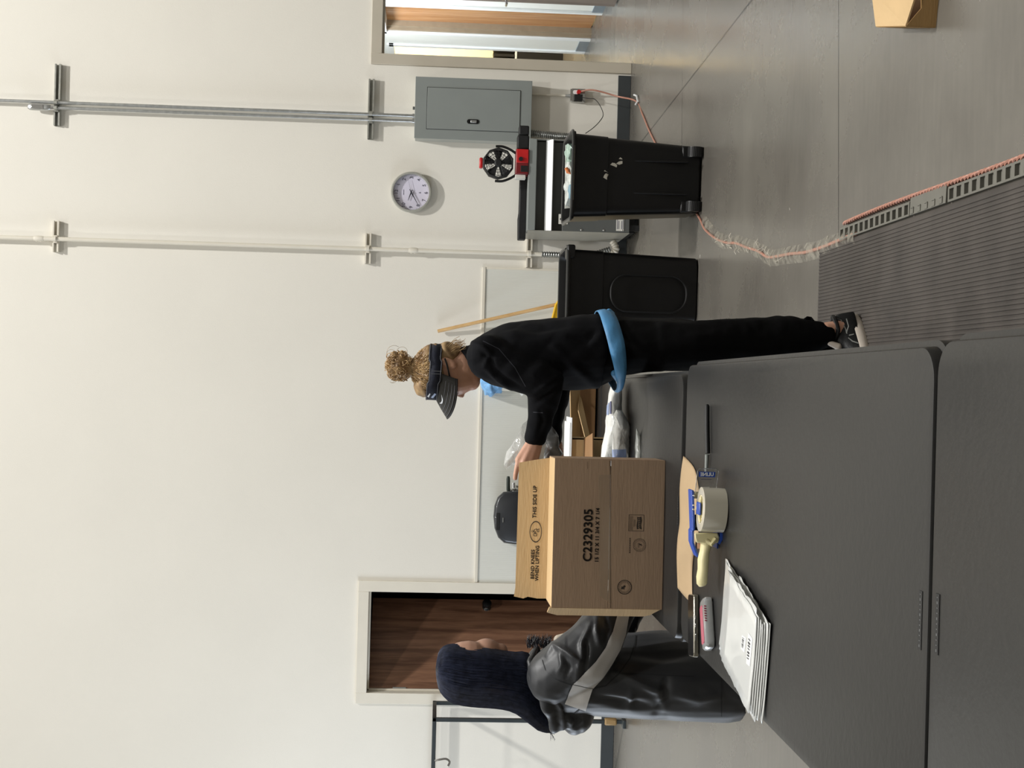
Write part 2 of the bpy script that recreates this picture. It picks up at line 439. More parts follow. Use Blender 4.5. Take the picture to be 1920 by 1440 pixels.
# our own leaf of door 2 folded back into the corridor
lf2 = MB().span((d2r-.05, D+.1, .012), (d2r-.006, 11.19, dh2)).build('door_leaf', wood_mat('weathered_walnut', (104, 92, 88), (128, 116, 110), .3), f2, bevel=.002)
hp = Vector((d2r-.05, 11.1, .93))
MB().tube([hp, hp+Vector((-.055, 0, 0)), hp+Vector((-.065, -.11, 0))], .009, 10).build('door_handle', m_chrome, lf2, smooth=True)
MB().box(hp+Vector((-.003, 0, 0)), (.006, .05, .07)).build('handle_plate', m_chrome, lf2, bevel=.002)
# office furniture glimpsed past the corridor
sh = thing('shelf_unit', (3.95, 16.3, 0), 'small rack of white and grey files in the yellow office beyond the corridor', 'shelf')
MB().span((3.75, 16.1, 0), (4.15, 16.5, .56)).build('cabinet', m_bk2, sh)
s_ = MB()
for i in range(7): s_.span((3.72+i*.062, 16.15, .58), (3.75+i*.062, 16.45, .84))
s_.build('divider', m_bk2, sh)
MB().span((3.7, 16.12, .56), (4.16, 16.48, .58)).build('top', m_white, sh)
# white ribbed wall lining
m_panel = bpy.data.materials.new('ribbed_lining'); m_panel.use_nodes = True
N, L = m_panel.node_tree.nodes, m_panel.node_tree.links; b = N['Principled BSDF']
b.inputs['Base Color'].default_value = (*lin((216, 216, 208)), 1); b.inputs['Roughness'].default_value = .45
tc = N.new('ShaderNodeTexCoord'); wv = N.new('ShaderNodeTexWave'); wv.bands_direction = 'X'; wv.inputs['Scale'].default_value = 22; wv.inputs['Distortion'].default_value = .4
L.new(tc.outputs['Object'], wv.inputs[0]); bp = N.new('ShaderNodeBump'); bp.inputs['Strength'].default_value = .25; bp.inputs['Distance'].default_value = .002
L.new(wv.outputs[1], bp.inputs['Height']); L.new(bp.outputs[0], b.inputs['Normal'])
t1 = struct(MB().span((d1r+.083, D-.008, .1), (.875, D, 1.075)).build('trim_1', m_panel))
t2 = struct(MB().span((d1r+.083, D-.016, 1.075), (.885, D, 1.098)).span((.87, D-.012, .1), (.885, D, 1.075)).build('trim_2', m_cream, bevel=.002))
# ------------------------------------------------------------------ things on the wall
def strut(x1, y1, x2, y2, label, m, deep=.041):
    a, b = W(x1, y1, D), W(x2, y2, D); z = (a.z+b.z)/2
    xa, xb = sorted((a.x, b.x)); L_ = xb-xa
    mb = MB(); M = Matrix.Translation((xa, D-deep, z))
    t = .0035; h = .041
    mb.span((xa, D-t, z-h/2), (xb, D, z+h/2))
    for s in (-1, 1):
        mb.span((xa, D-deep, z+s*h/2-t/2), (xb, D, z+s*h/2+t/2))
        mb.span((xa, D-deep, z+s*h/2-s*.010-.0012), (xb, D-deep+.0025, z+s*h/2))
        mb.span((xa, D-deep, z+s*(h/2-.010)-.001), (xb, D-deep+.009, z+s*(h/2-.010)+.001))
    o = mb.build('strut_channel', m); tag(o, label, 'bracket', 'strut channels on the wall'); return o
m_galv2 = mat('dull_galvanised', (172, 172, 164), .4, .6, var=.1, scale=30)
strut(112, 122, 108, 237, 'bare metal strut channel across the twin conduits, high up the wall', m_galv2)
strut(698, 150, 694, 262, 'bare metal strut channel across the twin conduits just above the grey panel', m_galv2)
strut(107, 415, 107, 473, 'short cream painted strut channel high on the cream conduit', m_cream)
strut(691, 438, 690, 495, 'short cream painted strut channel halfway up the cream conduit', m_cream)
strut(993, 440, 991, 502, 'short cream painted strut channel beside the grey floor cabinet', m_cream)
def clamp(x, z, r, m, parent):
    return MB().tube([(x, D-.075, z-.012), (x, D-.075, z+.012)], r+.004, 14).span((x-r-.012, D-.06, z-.014), (x-r+.002, D-.036, z+.014)).span((x+r-.002, D-.06, z-.014), (x+r+.012, D-.036, z+.014)).build('clamp', m, parent, smooth=True)
# twin bare conduits
yc = D-.065
xa, xb = W(740, 216, yc).x, W(740, 226, yc).x
c1 = thing('conduit', (xa, yc, 1.64), 'bare steel conduit, right one of the pair rising from the grey panel', 'conduit', 'conduits')
MB().tube([(xa, yc, 1.62), (xa, yc, 4.9)], .0125, 14).build('pipe', m_steel, c1, smooth=True)
MB().tube([(xa, yc, 1.635), (xa, yc, 1.66)], .018, 12).build('connector', m_steel, c1, smooth=True)
c2 = thing('conduit', (xb, yc, 1.64), 'bare steel conduit ending in a rounded fitting, left one of the pair above the panel', 'conduit', 'conduits')
MB().tube([(xb, yc, 1.62), (xb, yc, W(100, 192, yc).z)], .0125, 14).build('pipe', m_steel, c2, smooth=True)
MB().tube([(xb, yc, 1.635), (xb, yc, 1.66)], .018, 12).build('connector', m_steel, c2, smooth=True)
za, zb = W(96, 192, yc).z, W(53, 192, yc).z
bd = MB().loft([[Vector((xb+px_*s, yc+py_*s, z)) for px_, py_ in rrect(.046, .05, .014, 4)] for z, s in ((za, .7), (za+.015, .95), (za+.03, 1), (zb-.03, 1), (zb-.01, .9), (zb, .6))])
bo = bd.build('conduit_body', m_steel, c2, smooth=True)
MB().span((xb-.017, yc-.03, za+.05), (xb+.017, yc-.024, zb-.03)).build('cover_plate', m_chrome, bo, bevel=.002)
MB().tube([(xb, yc, za-.045), (xb, yc, za)], .019, 8).build('nut', m_chrome, bo)
for zc in (W(110, 190, D).z, W(696, 219, D).z):
    clamp(xa, zc, .0125, m_galv2, c1); clamp(xb, zc, .0125, m_galv2, c2)
# cream conduit
xc = W(700, 467, yc).x
c3 = thing('conduit', (xc, yc, .85), 'cream painted conduit running up the wall left of the clock', 'conduit', 'conduits')
MB().tube([(xc, yc, W(1018, 477, yc).z), (xc, yc, 4.9)], .016, 14).build('pipe', m_cream, c3, smooth=True)
for x_, y_ in ((73, 443), (775, 468)):
    z_ = W(x_, y_, yc).z; MB().tube([(xc, yc, z_-.035), (xc, yc, z_-.02), (xc, yc, z_+.02), (xc, yc, z_+.035)], [.017, .021, .021, .017], 12).tube([(xc-.024, yc, z_+.014), (xc+.01, yc, z_+.014)], .005, 6).tube([(xc-.024, yc, z_-.014), (xc+.01, yc, z_-.014)], .005, 6).build('coupling', m_cream, c3, smooth=True)
for x_ in (107, 690, 992): clamp(xc, W(x_, 470, D).z, .016, m_cream, c3)
def flex(pts, r, pitch, m, name, parent=None):
    P_ = curve_pts(pts, 30); out = []; rs = []; acc = 0
    for i, p in enumerate(P_):
        if i: acc += (p-P_[i-1]).length
        out.append(p); rs.append(r*(1+.13*math.sin(2*math.pi*acc/pitch)))
    # resample finely
    seg = []; rr = []; tot = acc; n = int(tot/pitch*6); cum = [0]
    for i in range(1, len(P_)): cum.append(cum[-1]+(P_[i]-P_[i-1]).length)
    j = 0
    for k in range(n+1):
        s = tot*k/n
        while j < len(cum)-2 and cum[j+1] < s: j += 1
        t = (s-cum[j])/max(1e-9, cum[j+1]-cum[j]); seg.append(P_[j].lerp(P_[j+1], t)); rr.append(r*(1+.14*math.sin(2*math.pi*s/pitch)))
    return MB().tube(seg, rr, 12).build(name, m, parent, smooth=True, ang=80)
zf = W(1018, 477, yc).z
m_gflex = mat('ribbed_metal_hose', (150, 152, 150), .3, .85, var=.25, scale=40)
fx = flex([(xc, yc, zf+.01), (xc, yc, zf-.12), (xc-.01, yc, zf-.3), (xc+.05, yc-.05, .14)], .021, .018, m_gflex, 'flexible_section', c3)
# electrical panel
px0, pz1 = W(779, 258, D-.14).x, W(779, 200, D-.14).z
px1, pz0 = W(900, 149, D-.14).x, W(996, 200, D-.14).z
ep = thing('electrical_panel', ((px0+px1)/2, D, pz0), 'tall grey metal electrical panel mounted on the wall near the doorway', 'electrical panel')
MB().span((px0, D-.135, pz0), (px1, D, pz1)).build('housing', mat('pale_grey_enamel', (172, 174, 168), .4, var=.02), ep, bevel=.003)
MB().span((px0-.004, D-.142, pz0-.004), (px1+.004, D-.134, pz1+.004)).build('trim_plate', m_grey, ep, bevel=.002)
dx0, dx1, dz0, dz1 = px0+.07, px1-.075, W(975, 200, D-.14).z, W(801, 200, D-.14).z
MB().span((dx0-.004, D-.1425, dz0-.004), (dx1+.004, D-.141, dz1+.004)).build('gap', m_dark, ep)
pd = MB().span((dx0, D-.148, dz0), (dx1, D-.141, dz1)).build('panel_door', m_grey, ep, bevel=.0015)
lc = W(887, 228, D-.15)
lt = MB().prism(rrect(.034, .092, .0168, 6), 0, .004, Matrix.Translation((lc.x, D-.148, lc.z)) @ RX(R(90)).to_4x4()).build('latch', m_black, pd, smooth=True)
MB().box((lc.x, D-.154, lc.z-.004), (.02, .006, .045)).build('latch_slide', m_steel, lt, bevel=.002)
MB().tube([(px1-.23, D-.12, pz1), (px1-.23, D-.12, pz1+.02)], .012, 8).build('bolt', m_grey2, ep)
# outlet box with its thin conduit
oc = W(1084, 180, D-.03)
ob = thing('outlet_box', (oc.x, D, oc.z), 'small metal outlet box on the wall under the grey panel', 'outlet')
MB().span((oc.x-.048, D-.055, oc.z-.05), (oc.x+.048, D, oc.z+.05)).build('box', m_steel, ob, bevel=.004)
fp = MB().span((oc.x-.05, D-.058, oc.z-.052), (oc.x+.05, D-.054, oc.z+.052)).build('faceplate', m_chrome, ob, bevel=.002)
MB().span((oc.x-.045, D-.062, oc.z+.052), (oc.x+.045, D-.01, oc.z+.062)).build('plate_edge', m_chrome, ob)
for sx in (-.02, .022): MB().prism(rrect(.03, .045, .012), 0, .003, Matrix.Translation((oc.x+sx+.0, D-.058, oc.z+.02 if sx > 0 else oc.z)) @ RX(R(90)).to_4x4()).build('receptacle', m_white, ob)
MB().tube([(oc.x-.0, D-.022, oc.z+.1), (oc.x, D-.022, oc.z+.06)], [.008, .016], 12).build('connector', m_steel, ob, smooth=True)
MB().tube([(oc.x, D-.022, pz0), (oc.x, D-.022, oc.z+.09)], .0085, 12).build('pipe', m_cream, ob, smooth=True)
# wall clock
cc = W(771, 360, D-.045); cr = .153
ck = thing('wall_clock', (cc.x, D, cc.z), 'round wall clock with pale face and silver rim showing twenty to ten', 'clock')
Mc = Matrix.Translation((cc.x, D, cc.z)) @ RX(R(90)).to_4x4()
m_rim = mat('silver_plastic', (176, 176, 168), .35, .35, var=.02)
MB().lathe([(cr-.03, 0), (cr-.01, .004), (cr, .02), (cr+.001, .045), (cr-.006, .056), (cr-.016, .056), (cr-.019, .028), (cr-.019, .0)], 72, Mc, cap=False).build('rim', m_rim, ck, smooth=True)
m_face = mat('clock_face_paper', (214, 210, 226), .5, var=.01)
cfce = MB().lathe([(cr-.018, .0), (cr-.018, .022)], 64, Mc).build('clock_face', m_face, ck)
m_ink = mat('black_ink', (30, 30, 36), .6)
m_ink2 = mat('grey_ink', (92, 92, 108), .6)
def cpt(x, y, h=.0235): return Vector((cc.x+x, D-h, cc.z+y))
for n in range(1, 13):
    a = R(90-30*n); rx, ry = .112*math.cos(a), .112*math.sin(a)
    text('numeral', str(n), lambda tx, ty, rx=rx, ry=ry: cpt(rx+tx, ry+ty), m_ink2, cfce, size=.036, bold=.0004)
tk = MB()
for n in range(60):
    a = R(6*n); rr_ = .128; l_ = .006 if n % 5 else .0
    tk.box(cpt(rr_*math.cos(a), rr_*math.sin(a)), (.0012 if n % 5 else .003, .001, .004), RY(-a+R(90)))
tk.build('minute_ticks', m_ink2, cfce)
MB().box(cpt(0, .058), (.04, .001, .003)).build('dial_mark', m_ink2, cfce); MB().box(cpt(0, -.064), (.004, .001, .014)).box(cpt(0, -.068), (.012, .001, .002)).build('dial_mark', m_ink2, cfce)
def hand(name, deg, ln, wd, h, tail, m):
    a = R(90-deg); d = Vector((math.cos(a), 0, math.sin(a))); n_ = Vector((-d.z, 0, d.x)); o = cpt(0, 0, h)
    MB().prism([(0, 0)]*0 or [(-tail, -wd*.6), (ln*.2, -wd), (ln, -wd*.35), (ln, wd*.35), (ln*.2, wd), (-tail, wd*.6)], 0, .0015,
               Matrix(((d.x, n_.x, 0, o.x), (0, 0, -1, o.y), (d.z, n_.z, 0, o.z), (0, 0, 0, 1)))).build(name, m, ck)
hand('hour_hand', 290, .066, .0042, .031, .02, m_ink); hand('minute_hand', 240, .112, .0038, .034, .026, m_ink); hand('second_hand', 75, .1, .0009, .037, .03, m_ink2)
MB().lathe([(.006, .03), (.006, .04)], 16, Mc).build('pivot', m_ink, ck)

# grey floor cabinet (transformer)
Yf = 9.5
tx0, tx1 = W(1080, 434, Yf).x, W(1100, 264, Yf).x
tz0, tz1 = .075, W(990, 350, Yf).z
tr = thing('transformer_cabinet', ((tx0+tx1)/2, 9.8, 0), 'waist high dark grey transformer cabinet with louvred top against the wall', 'transformer')
zs = [W(x_, 350, Yf).z for x_ in (1005, 1023, 1035, 1056)]
MB().span((tx0, Yf, tz0), (tx1, 10.08, zs[3])).build('lower_case', m_grey2, tr, bevel=.003)
MB().span((tx0+.01, Yf+.05, zs[3]), (tx1-.01, 10.08, zs[0])).build('vent_recess', mat('vent_grey', (70, 71, 68), .5), tr)
MB().span((tx0, Yf-.012, zs[0]), (tx1, 10.08, tz1)).build('lid', m_grey, tr, bevel=.004)
MB().add([(tx0, Yf-.01, zs[2]), (tx1, Yf-.01, zs[2]), (tx1, Yf+.03, zs[1]), (tx0, Yf+.03, zs[1]), (tx0, Yf-.008, zs[2]-.004), (tx1, Yf-.008, zs[2]-.004), (tx1, Yf+.034, zs[1]-.004), (tx0, Yf+.034, zs[1]-.004)],
         [(0, 1, 2, 3), (7, 6, 5, 4), (0, 4, 5, 1), (1, 5, 6, 2), (2, 6, 7, 3), (3, 7, 4, 0)]).build('louvre', m_white, tr)  # white stands in for the reflection along the slanted strip
for sx in (tx0-.003, tx1): MB().span((sx, Yf, tz0), (sx+.003, 10.08, tz1-.01)).build('side_panel', mat('side_grey_lit', (150, 148, 138), .4), tr)  # light on the sides put into this paler grey
for sx in (tx0+.02, tx1-.06):
    for sy in (Yf+.02, 9.98): MB().span((sx, sy, 0), (sx+.04, sy+.06, tz0)).build('foot', m_bk2, tr)
MB().span((tx0+.01, Yf+.06, .03), (tx1-.01, 10.05, tz0)).build('plinth', m_bk2, tr)
for x_, y_ in ((1090, 433), (1132, 434), (1167, 434)):
    p = W(x_, y_-2, Yf); MB().ball((p.x, Yf-.001, p.z), (.008, .005, .008), seg=10, rows=6).build('bolt', m_chrome, tr, smooth=True)
m_lab = mat('label_paper', (214, 212, 204), .6)
a_, b_ = W(1047, 420, Yf), W(1065, 402, Yf)
s1 = MB().span((a_.x, Yf-.004, b_.z), (b_.x, Yf-.002, a_.z)).build('sticker', m_lab, tr)
cxs, czs = (a_.x+b_.x)/2, (a_.z+b_.z)/2
MB().prism([(-.022, .004), (0, .026), (.022, .004)], 0, .001, Matrix.Translation((cxs, Yf-.004, czs)) @ RX(R(90)).to_4x4()).prism([(-.022, -.004), (0, -.026), (.022, -.004)], 0, .001, Matrix.Translation((cxs, Yf-.004, czs)) @ RX(R(90)).to_4x4()).box((cxs, Yf-.0045, czs), (.05, .001, .007)).build('hazard_mark', m_ink, s1)
a_, b_ = W(1155, 433, Yf), W(1170, 408, Yf)
s2 = MB().span((a_.x, Yf-.004, b_.z), (b_.x, Yf-.002, a_.z)).build('sticker', m_lab, tr)
mb = MB()
for i in range(5):
    if i == 2: continue
    mb.box(((a_.x+b_.x)/2-.006*(i % 2), Yf-.0045, a_.z-.008-(a_.z-b_.z-.014)*i/4), ((b_.x-a_.x)*(.75-.15*(i % 2)), .001, .004))
mb.build('print_lines', m_ink2, s2)
# flexible hose from the panel to the cabinet
ph = W(1000, 250, D-.08)
fo = flex([(ph.x, D-.08, pz0+.005), (ph.x-.005, D-.08, pz0-.08), (ph.x-.02, D-.11, pz0-.2), (ph.x-.05, D-.2, .42), (tx1, D-.3, .36)], .026, .016, m_gflex, 'flexible_conduit')
tag(fo, 'ribbed metal hose hanging from the grey electrical panel to the floor cabinet', 'hose')
fo2 = flex([(tx0-.02, 9.9, .14), (tx0-.09, 9.88, .12), (tx0-.16, 9.9, .2), (tx0-.3, 9.95, .3)], .024, .02, m_cream, 'flexible_conduit')
tag(fo2, 'cream ribbed hose curving from the left foot of the floor cabinet', 'hose')
# long black case lying on the cabinet
yk = 9.66
za_ = tz1
p0, p1 = W(975, 450, yk), W(978, 240, yk)
kc = MB().loft([[Vector((x_, yk+a*.05*s, za_+.001+(b+.5)*.058*s)) for a, b in ((-1, -.5), (1, -.5), (1, .42), (.8, .5), (-.8, .5), (-1, .42))] for x_, s in ((p0.x, .95), (p0.x+.15, 1), (p0.x+.2, .9), (p0.x+.45, .88), (p1.x-.18, .9), (p1.x-.1, 1.1), (p1.x-.04, 1.05), (p1.x, .85))])
tag(kc.build('tool_case', m_bk2, bevel=.004), 'long flat black case lying across the top of the grey cabinet', 'case')
# red and black jobsite fan
fx_, fz0 = W(975, 306, 9.57).x, tz1
fan = thing('jobsite_fan', (fx_, 9.57, fz0), 'small red and black battery fan standing on the grey cabinet', 'fan')
m_red = mat('red_plastic', (190, 30, 32), .35, var=.05); m_redd = mat('dark_red_plastic', (112, 22, 26), .4)
fy = 9.53
bz = W(966, 306, fy).z; bzz = W(988, 306, fy).z
bx0, bx1 = W(975, 332, fy).x, W(975, 281, fy).x
hgt = bz-fz0
MB().span((bx0+.012, fy-.05, fz0), (bx1, fy+.06, fz0+hgt)).build('base', m_redd, fan, bevel=.008)
MB().span((bx1-.1, fy-.056, fz0+.004), (bx1-.004, fy-.045, fz0+hgt-.006)).build('control_panel', m_red, fan, bevel=.003)
MB().tube([(bx1-.075, fy-.056, fz0+hgt*.62), (bx1-.075, fy-.07, fz0+hgt*.62)], .015, 14).build('dial', m_bk2, fan, smooth=True)
MB().span((bx0+.03, fy-.052, fz0+.004), (bx1-.12, fy-.049, fz0+hgt*.6)).build('battery_bay', m_bk2, fan, bevel=.002)
MB().span((bx1, fy-.04, fz0), (bx1+.1, fy+.05, fz0+hgt*.9)).span((bx1+.1, fy-.035, fz0+.002), (bx1+.17, fy+.04, fz0+hgt*.8)).build('battery', m_bk2, fan, bevel=.01)
MB().span((bx0-.018, fy-.04, fz0+hgt*.2), (bx0+.012, fy+.03, fz0+hgt)).build('end_cap', m_lab, fan, bevel=.004)
fc = W(934, 307, fy); fr = .112
Mf = Matrix.Translation((fc.x, fy, fc.z)) @ RX(R(90)).to_4x4()
MB().lathe([(fr*.92, -.05), (fr, -.03), (fr, .03), (fr*.93, .045), (fr*.88, .04), (fr*.92, .02), (fr*.92, -.04)], 10, Mf, cap=False).build('ring', m_bk2, fan, bevel=.003)
cg = MB()
for r_ in (.03, .05, .07, .088): cg.tube([Mf @ Vector((r_*math.cos(2*math.pi*i/28), r_*math.sin(2*math.pi*i/28), .046-r_*r_*.5)) for i in range(29)], .0016, 5, cap=False)
for i in range(20):
    a = 2*math.pi*i/20; cg.tube([Mf @ Vector((r_*math.cos(a+r_*4), r_*math.sin(a+r_*4), .046-r_*r_*.5)) for r_ in (.02, .05, .08, fr*.93)], .0016, 5)
cg.build('front_grille', m_bk2, fan)
MB().lathe([(.026, .03), (.028, .046), (.02, .052)], 20, Mf).build('hub', m_bk2, fan, smooth=True)
m_bl = mat('smoked_blade', (70, 70, 72), .25)
for i in range(5):
    a = 2*math.pi*i/5; bl = MB(); g = []
    for q in range(6):
        r_ = .02+.078*q/5
        g.append([Mf @ Vector((r_*math.cos(a+w_), r_*math.sin(a+w_), .0+w_*.03)) for w_ in (-.34, -.1, .15, .4)])
    bl.loft(g, cap=False, closed=False).build('blade', m_bl, fan, smooth=True, solid=.002)
bg = MB()
for i in range(24):
    a = 2*math.pi*i/24; bg.tube([Mf @ Vector((r_*math.cos(a), r_*math.sin(a), -.045)) for r_ in (.03, fr*.95)], .0014, 5)
for r_ in (.05, .08): bg.tube([Mf @ Vector((r_*math.cos(2*math.pi*i/24), r_*math.sin(2*math.pi*i/24), -.045)) for i in range(25)], .0014, 5, cap=False)
bg.build('rear_grille', m_bk2, fan)
for s in (-1, 1):
    MB().tube(curve_pts([(fc.x+s*.075, fy, fz0+hgt*.9), (fc.x+s*.105, fy, fz0+hgt+.04), (fc.x+s*(fr+.012), fy, fc.z-.03), (fc.x+s*(fr+.012), fy, fc.z+.02)], 4), .009, 8).build('yoke_arm', m_bk2, fan, smooth=True)
MB().box((fc.x, fy, fc.z+fr+.01), (.075, .05, .026)).build('carry_grip', m_red, fan, bevel=.008)

# ------------------------------------------------------------------ black bins
def bin_(X0, X1, Ys, dep, bx, h, label, wheels, rot=0):
    cx_, cy_ = (X0+X1)/2, Ys+dep/2
    t = thing('trash_bin', (cx_, cy_, 0), label, 'bin', 'black bins')
    M = Matrix.Translation((cx_, cy_, 0)) @ Matrix.Rotation(rot, 4, 'Z')
    Wt, Wb = X1-X0, bx
    def ring(z, s=0, ww=None):
        f = z/h; w_ = Wb+(Wt-Wb)*f+s; d_ = dep*(.78+.22*f)+s
        return [M @ Vector((x, y, z)) for x, y in rrect(w_, d_, .055, 6)]
    z0 = .008 if wheels else .0
    rings = [ring(z0, -.02), ring(z0+.012), ring(h*.25), ring(h*.55), ring(h*.72), ring(h*.72+.004, .008), ring(h-.022, .008), ring(h-.02, .03), ring(h-.004, .035), ring(h, .03), ring(h, .005), ring(h-.05, -.012), ring(h*.4, -.012), ring(z0+.03, -.02)]
    mb = MB().loft(rings); mb.build('shell', m_black, t, smooth=True, ang=28)
    # raised rim bead
    MB().tube([M @ Vector((x, y, h-.004)) for x, y in rrect(Wt+.035, dep+.035, .065, 6)] + [M @ Vector((*rrect(Wt+.035, dep+.035, .065, 6)[0], h-.004))], .008, 8, cap=False).build('rim', mat('rim_plastic', (44, 45, 44), .3), t, smooth=True)
    return t, M
X0, X1 = W(1083, 403, 7.2).x, W(1083, 241, 7.2).x
b1, M1 = bin_(X0+.01, X1-.01, 7.21, .50, .365, .725, 'wheeled black bin heaped with crumpled plastic wrap in front of the grey cabinet', True, R(-3))
for s in (-1, 1):
    wx = .148*s
    wv_ = MB().tube([M1 @ Vector((wx-.028, -.2, .042)), M1 @ Vector((wx+.028, -.2, .042))], .042, 28)
    wo = wv_.build('wheel', m_black, b1, smooth=True)
    mb = MB()
    for i in range(28):
        a = 2*math.pi*i/28
        mb.box(M1 @ Vector((wx, -.2+.042*math.cos(a), .042+.042*math.sin(a))), (.05, .004, .004), RZ(R(-3)) @ RX(a))
    mb.build('tread', mat('tread_rubber', (40, 40, 40), .7), wo)
    MB().box(M1 @ Vector((wx, -.165, .075)), (.066, .08, .08), RZ(R(-3))).build('wheel_housing', m_black, b1, bevel=.01)
# ribs on the face, handle bar and what is left of a sticker
for s in (-.085, .09): MB().box(M1 @ Vector((s, -.215, .3)), (.012, .03, .44), RZ(R(-3)) @ RX(R(-4))).build('rib', m_black, b1, bevel=.005)
MB().tube([M1 @ Vector((-.14, -.268, .716)), M1 @ Vector((.155, -.268, .716))], .004, 8).build('rim_rod', mat('worn_rod', (150, 146, 130), .3, .6), b1, smooth=True)
bv = bvh_of([c for c in b1.children if c.name.startswith('shell')][0])
m_torn = mat('torn_sticker', (176, 172, 160), .6, var=.1)
for a, b in (([(1131, 333), (1133, 328), (1136, 325)], [(1138, 337), (1138, 333), (1141, 327)]), ([(1132, 321), (1138, 322)], [(1134, 319), (1141, 325)]), ([(1144, 309), (1152, 312), (1156, 314)], [(1148, 305), (1153, 306), (1157, 310)]), ([(1155, 307), (1161, 309), (1167, 307)], [(1160, 303), (1164, 302), (1167, 302)]), ([(1160, 298), (1167, 299)], [(1163, 295), (1166, 297)])):
    drape('sticker_scrap', a, b, bv, m_torn, b1, .0015, 6, 4)
X0, X1 = W(1075, 598, 7.2).x-.02, W(1075, 465, 7.2).x
b2, M2 = bin_(X0, X1, 7.24, .44, .36, .735, 'plain black bin with a recessed oval panel standing behind the person in black', False, 0)
ov = [Vector((x, y, 0)) for x, y in rrect(.2, .42, .09, 8)]
MB().tube([M2 @ Vector((p.x-.03, -.2-.035*((.28+p.y)/.735), .28+p.y)) for p in ov+[ov[0]]], .006, 6, cap=False).build('recess_edge', m_black, b2, smooth=True)
MB().span(M2 @ Vector((.15, -.235, .69)), M2 @ Vector((.225, -.1, .735))).build('grip', m_black, b2, bevel=.01)

# crumpled translucent plastic
def film_mat(name, rgb, alpha, rough=.18):
    m = bpy.data.materials.new(name); m.use_nodes = True
    N, L = m.node_tree.nodes, m.node_tree.links; b = N['Principled BSDF']
    b.inputs['Base Color'].default_value = (*lin(rgb), 1); b.inputs['Roughness'].default_value = rough
    b.inputs['Specular IOR Level'].default_value = .8
    tc = N.new('ShaderNodeTexCoord'); nz = N.new('ShaderNodeTexNoise'); nz.inputs['Scale'].default_value = 14; nz.inputs['Detail'].default_value = 4; nz.inputs['Distortion'].default_value = 1.5
    L.new(tc.outputs['Object'], nz.inputs['Vector'])
    mr = N.new('ShaderNodeMapRange'); mr.inputs[1].default_value = .35; mr.inputs[2].default_value = .65; mr.inputs[3].default_value = max(0, alpha-.2); mr.inputs[4].default_value = min(1, alpha+.2)
    L.new(nz.outputs[0], mr.inputs[0]); L.new(mr.outputs[0], b.inputs['Alpha'])
    bp = N.new('ShaderNodeBump'); bp.inputs['Strength'].default_value = .9; bp.inputs['Distance'].default_value = .01
    L.new(nz.outputs[0], bp.inputs['Height']); L.new(bp.outputs[0], b.inputs['Normal'])
    return m
m_film = film_mat('clear_film', (222, 228, 224), .72)
m_filmb = film_mat('blue_tinted_film', (120, 160, 178), .75)
m_bag = film_mat('white_poly', (248, 249, 246), 1.12, .25)
m_greybag = film_mat('grey_poly', (128, 130, 130), .9, .3)
m_bluef = mat('blue_film', (120, 172, 220), .4, var=.2, scale=30, bump=.6, bscale=40)

def pillow(name, outl, dep, m, parent=None, amp=.008, fs=22, n=6, fn=None, seed=0, exp=.5):
    # puffed closed bag from an outline of world points; dep is the half thickness vector
    outl = [Vector(p) for p in outl]; o2 = []
    for i in range(len(outl)):
        a, b = outl[i], outl[(i+1) % len(outl)]
        k_ = max(1, int((b-a).length/.012))
        o2 += [a.lerp(b, t/k_) for t in range(k_)]
    c = sum(outl, Vector())/len(outl); dep = Vector(dep); dn = dep.normalized(); S_ = Vector((seed*3.1, seed*1.7, 0))
    vs = []; N_ = len(o2); fs_ = []
    def pt(p, s, side):
        q = c+(p-c)*s; h = (1-s*s)**exp if s < 1 else 0
        return q + dep*(h*side) + dn*(fbm(q+S_+dn*side, fs)*amp*(.3+h)) + (p-c).normalized()*(fbm(q*1.3+S_, fs*.8)*amp*.6*(s > .5))
    for side in (1, -1):
        base = len(vs)
        for k in range(1, n+1):
            for p in o2: vs.append(pt(p, k/n, side) if k < n else c+(p-c)+(p-c).normalized()*fbm(p*1.2+S_, fs)*amp*.6)
        vs.append(pt(o2[0], 0.001, side)); cen = len(vs)-1
        for j in range(N_): fs_.append((cen, base+j, base+(j+1) % N_))
        for k in range(n-1):
            for j in range(N_):
                j2 = (j+1) % N_; fs_.append((base+k*N_+j, base+k*N_+j2, base+(k+1)*N_+j2, base+(k+1)*N_+j))
    mb = MB().add(vs, fs_); o = mb.build(name, m, parent, smooth=True, ang=60)
    return o
def imgpoly(pts, Y): return [W(x, y, Y) for x, y in pts]
o = pillow('plastic_film', imgpoly([(1062, 300), (1060, 330), (1059, 350), (1060, 386), (1090, 390), (1092, 300)], 7.40), (0, .12, 0), m_film, amp=.035, seed=1)
tag(o, 'crumpled clear plastic wrap filling the mouth of the wheeled bin', 'plastic wrap')
o = pillow('plastic_film', imgpoly([(1062, 268), (1060, 285), (1061, 305), (1075, 312), (1090, 300), (1090, 268)], 7.40), (0, .08, 0), film_mat('green_tinted_film', (170, 196, 182), .8), amp=.03, seed=5)
tag(o, 'greenish crumpled plastic wrap at the right end of the wheeled bin', 'plastic wrap')
o = pillow('plastic_film', imgpoly([(1066, 345), (1066, 372), (1074, 380), (1084, 372), (1084, 342)], 7.3), (0, .05, 0), m_filmb, amp=.02, seed=2)
tag(o, 'bluish crumpled plastic wrap at the left end of the wheeled bin', 'plastic wrap')
o = pillow('orange_scrap', imgpoly([(1058, 316), (1063, 313), (1069, 319), (1070, 327), (1062, 325)], 7.3), (0, .02, 0), mat('orange_paper', (206, 120, 66), .5), amp=.012, seed=3)
tag(o, 'small orange scrap on top of the plastic in the wheeled bin', 'scrap')
